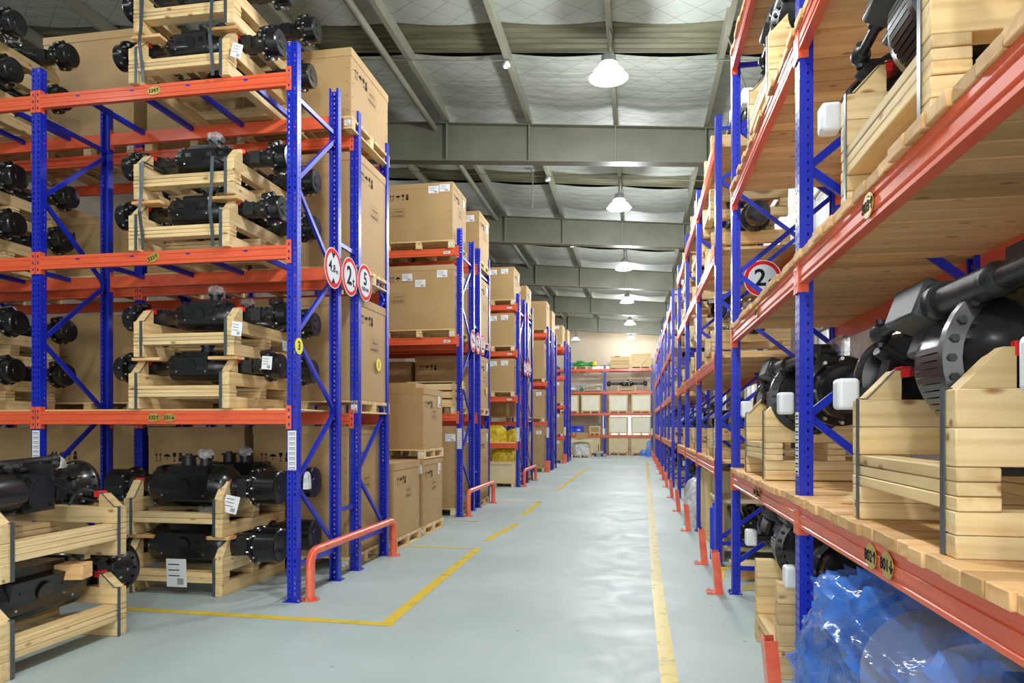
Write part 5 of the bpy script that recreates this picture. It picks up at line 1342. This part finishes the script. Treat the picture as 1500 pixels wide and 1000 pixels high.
for r, ys in ((2, R2Y), (3, R3Y), (4, R4Y)):
    for b in range(3):
        for li, z in enumerate([0]+RLV):
            if li == 0 and r == 2 and b == 0: continue
            dz = 0.0 if li == 0 else 0.037
            dd = dz
            if li == 3 and b == 1: dd = 0.004
            yc = ys[b]+1.18+rr.uniform(-0.1, 0.15); nst = 2 if (li in (2, 3) and not (r == 2 and b == 0 and li == 2)) and rr.random() < 0.75 else 1
            if r == 2 and b == 0 and li in (3,): nst = 2
            for st in range(nst):
                wh = '%s, %s' % (lvn[li], bay_name(r, b)); pos = '' if nst == 1 else ('upper ' if st else 'lower ')
                xo = 0.52+rr.uniform(-0.02, 0.02)
                if li == 0: xo = 0.56
                place('cradleS', make_cradleS, (XR+xo, yc+0.03*st, z+dd+st*0.56), 0, '%stimber cradle on the %s' % (pos, wh), 'timber cradles in the farther right racks')
                place('axleS', make_axleS, (XR+xo+0.02, yc+rr.uniform(-0.1, 0.1), z+dd+st*0.56+0.375+0.085 + (0.02 if not st else 0.1)), 0, '%sblack axle in its cradle on the %s' % (pos, wh), 'black axles in the farther right racks')
# floor of the first bay past the crossing
plybox('r', 0.85, 1.0, 1.0, (XR+0.62, 11.9, 0), 'plywood crate with a yellow label past the second upright pair') if False else None
plybox('r', 0.9, 0.8, 0.98, (XR+0.50, 10.55, 0), 'pale plywood crate with yellow sticker on the floor past the crossing', m='ply')
mb = MB(); mb.box((0,0,0), (0.16, 0.002, 0.12)); thing('yellow_sticker', 'yellow sticker on the pale plywood crate', 'sticker', (XR+0.45, 10.12, 0.62), 0, None, mb.mesh('sticker', 'yel'))
t = thing('work_table', 'low wooden table carrying black castings on the floor past the crossing', 'table', (XR+0.50, 9.2, 0))
mb = MB(); mb.box((0,0,0.70), (0.9, 0.9, 0.04)); part('table_top', mb.mesh('top', 'ply'), t)
for x in (-0.4, 0.4):
    for y in (-0.4, 0.4): part('leg', blk((0.68, 0.07, 0.07), 'wood', 0.003), t, (x, y, 0.34), ROTX['z'])
mb = MB(); mb.box((0,0,0.12), (0.86, 0.86, 0.03)); part('lower_shelf', mb.mesh('sh', 'ply'), t)
place('casting', lambda: make_casting(), (XR+0.42, 9.15, 0.14), 0, 'heap-like black engine casting under the low wooden table') if False else None
def make_casting():
    t = thing('engine_casting', '', 'casting')
    mb = MB(); mb.box((0,0,0.18), (0.4,0.5,0.3)); mb.cyl((0,-0.34,0.18), (0,-0.2,0.18), 0.16, 20); mb.cyl((0.1,0.2,0.3), (0.1,0.3,0.42), 0.08, 12)
    for k in range(5): mb.cyl((-0.18+0.09*k,-0.25,0.3), (-0.18+0.09*k,0.2,0.42), 0.035, 8)
    part('block', mb.mesh('block', 'black'), t)
    mb = MB(); bolts(mb, -0.36, 0.12, 8, 0.012, 0.02, 'y', (0,0,0.18)); mb.cyl((0,-0.38,0.18), (0,-0.34,0.18), 0.04, 12); part('studs', mb.mesh('studs', 'chrome'), t); return t
place('casting', make_casting, (XR+0.45, 9.2, 0.137), 0, 'black engine casting with studs under the low wooden table')
mb = MB(); mb.cyl((0,0,0), (0,0,0.62), 0.05, 16); mb.cyl((0,0,0.62), (0,0,0.68), 0.02, 12); thing('gas_bottle', 'slim blue gas bottle standing by the right rack upright', 'bottle', (XR+0.02, 8.8, 0), 0, None, mb.mesh('bottle', 'bluebin'))
lumpy('white_bag', 'large white plastic-wrapped bundle low by the third upright, right side', 'bag', (XR+0.10, 11.9, 0.0), (0.5, 0.9, 0.75), 'whitefilm', 14)
plank_deck('grey board platform on the floor in the crossing', 1.0, 2.2, 7.6, 8.1, 0.10, 0.25, 0.03, 'x', 'wood')
mb = MB(); mb.box((0,0,0.05), (1.1,0.4,0.095)); thing('timber_skid', 'dark timber skid under the board platform in the crossing', 'skid', (1.6, 7.85, 0), 0, None, mb.mesh('skid', 'wood2'))

# loose bits on the upper cradle at bottom left
lumpy('white_cover', 'crumpled white plastic cover lying on the big axle at bottom left', 'cover', (-4.72, 4.75, 1.27), (0.30, 0.14, 0.06), 'whitefilm', 31)
lumpy('white_cover', 'small folded white plastic cover beside the big axle flange', 'cover', (-4.68, 5.0, 1.26), (0.16, 0.16, 0.10), 'whitefilm', 32)
mb = MB(); mb.tube([(-4.55, 4.75, 1.20), (-4.40, 4.79, 1.12), (-4.25, 4.82, 1.04), (-4.05, 4.84, 1.00), (-3.93, 4.86, 0.99)], 0.009, 8); thing('rubber_hose', 'thin dark hose hanging from the big axle over the cradle end', 'hose', me=mb.mesh('hose', 'blackm'))
lumpy('glove', 'white glove with orange cuff hooked on the front upright of the nearest left rack', 'glove', (-3.01, 6.10, 1.02), (0.06, 0.09, 0.16), 'whitefilm', 33)
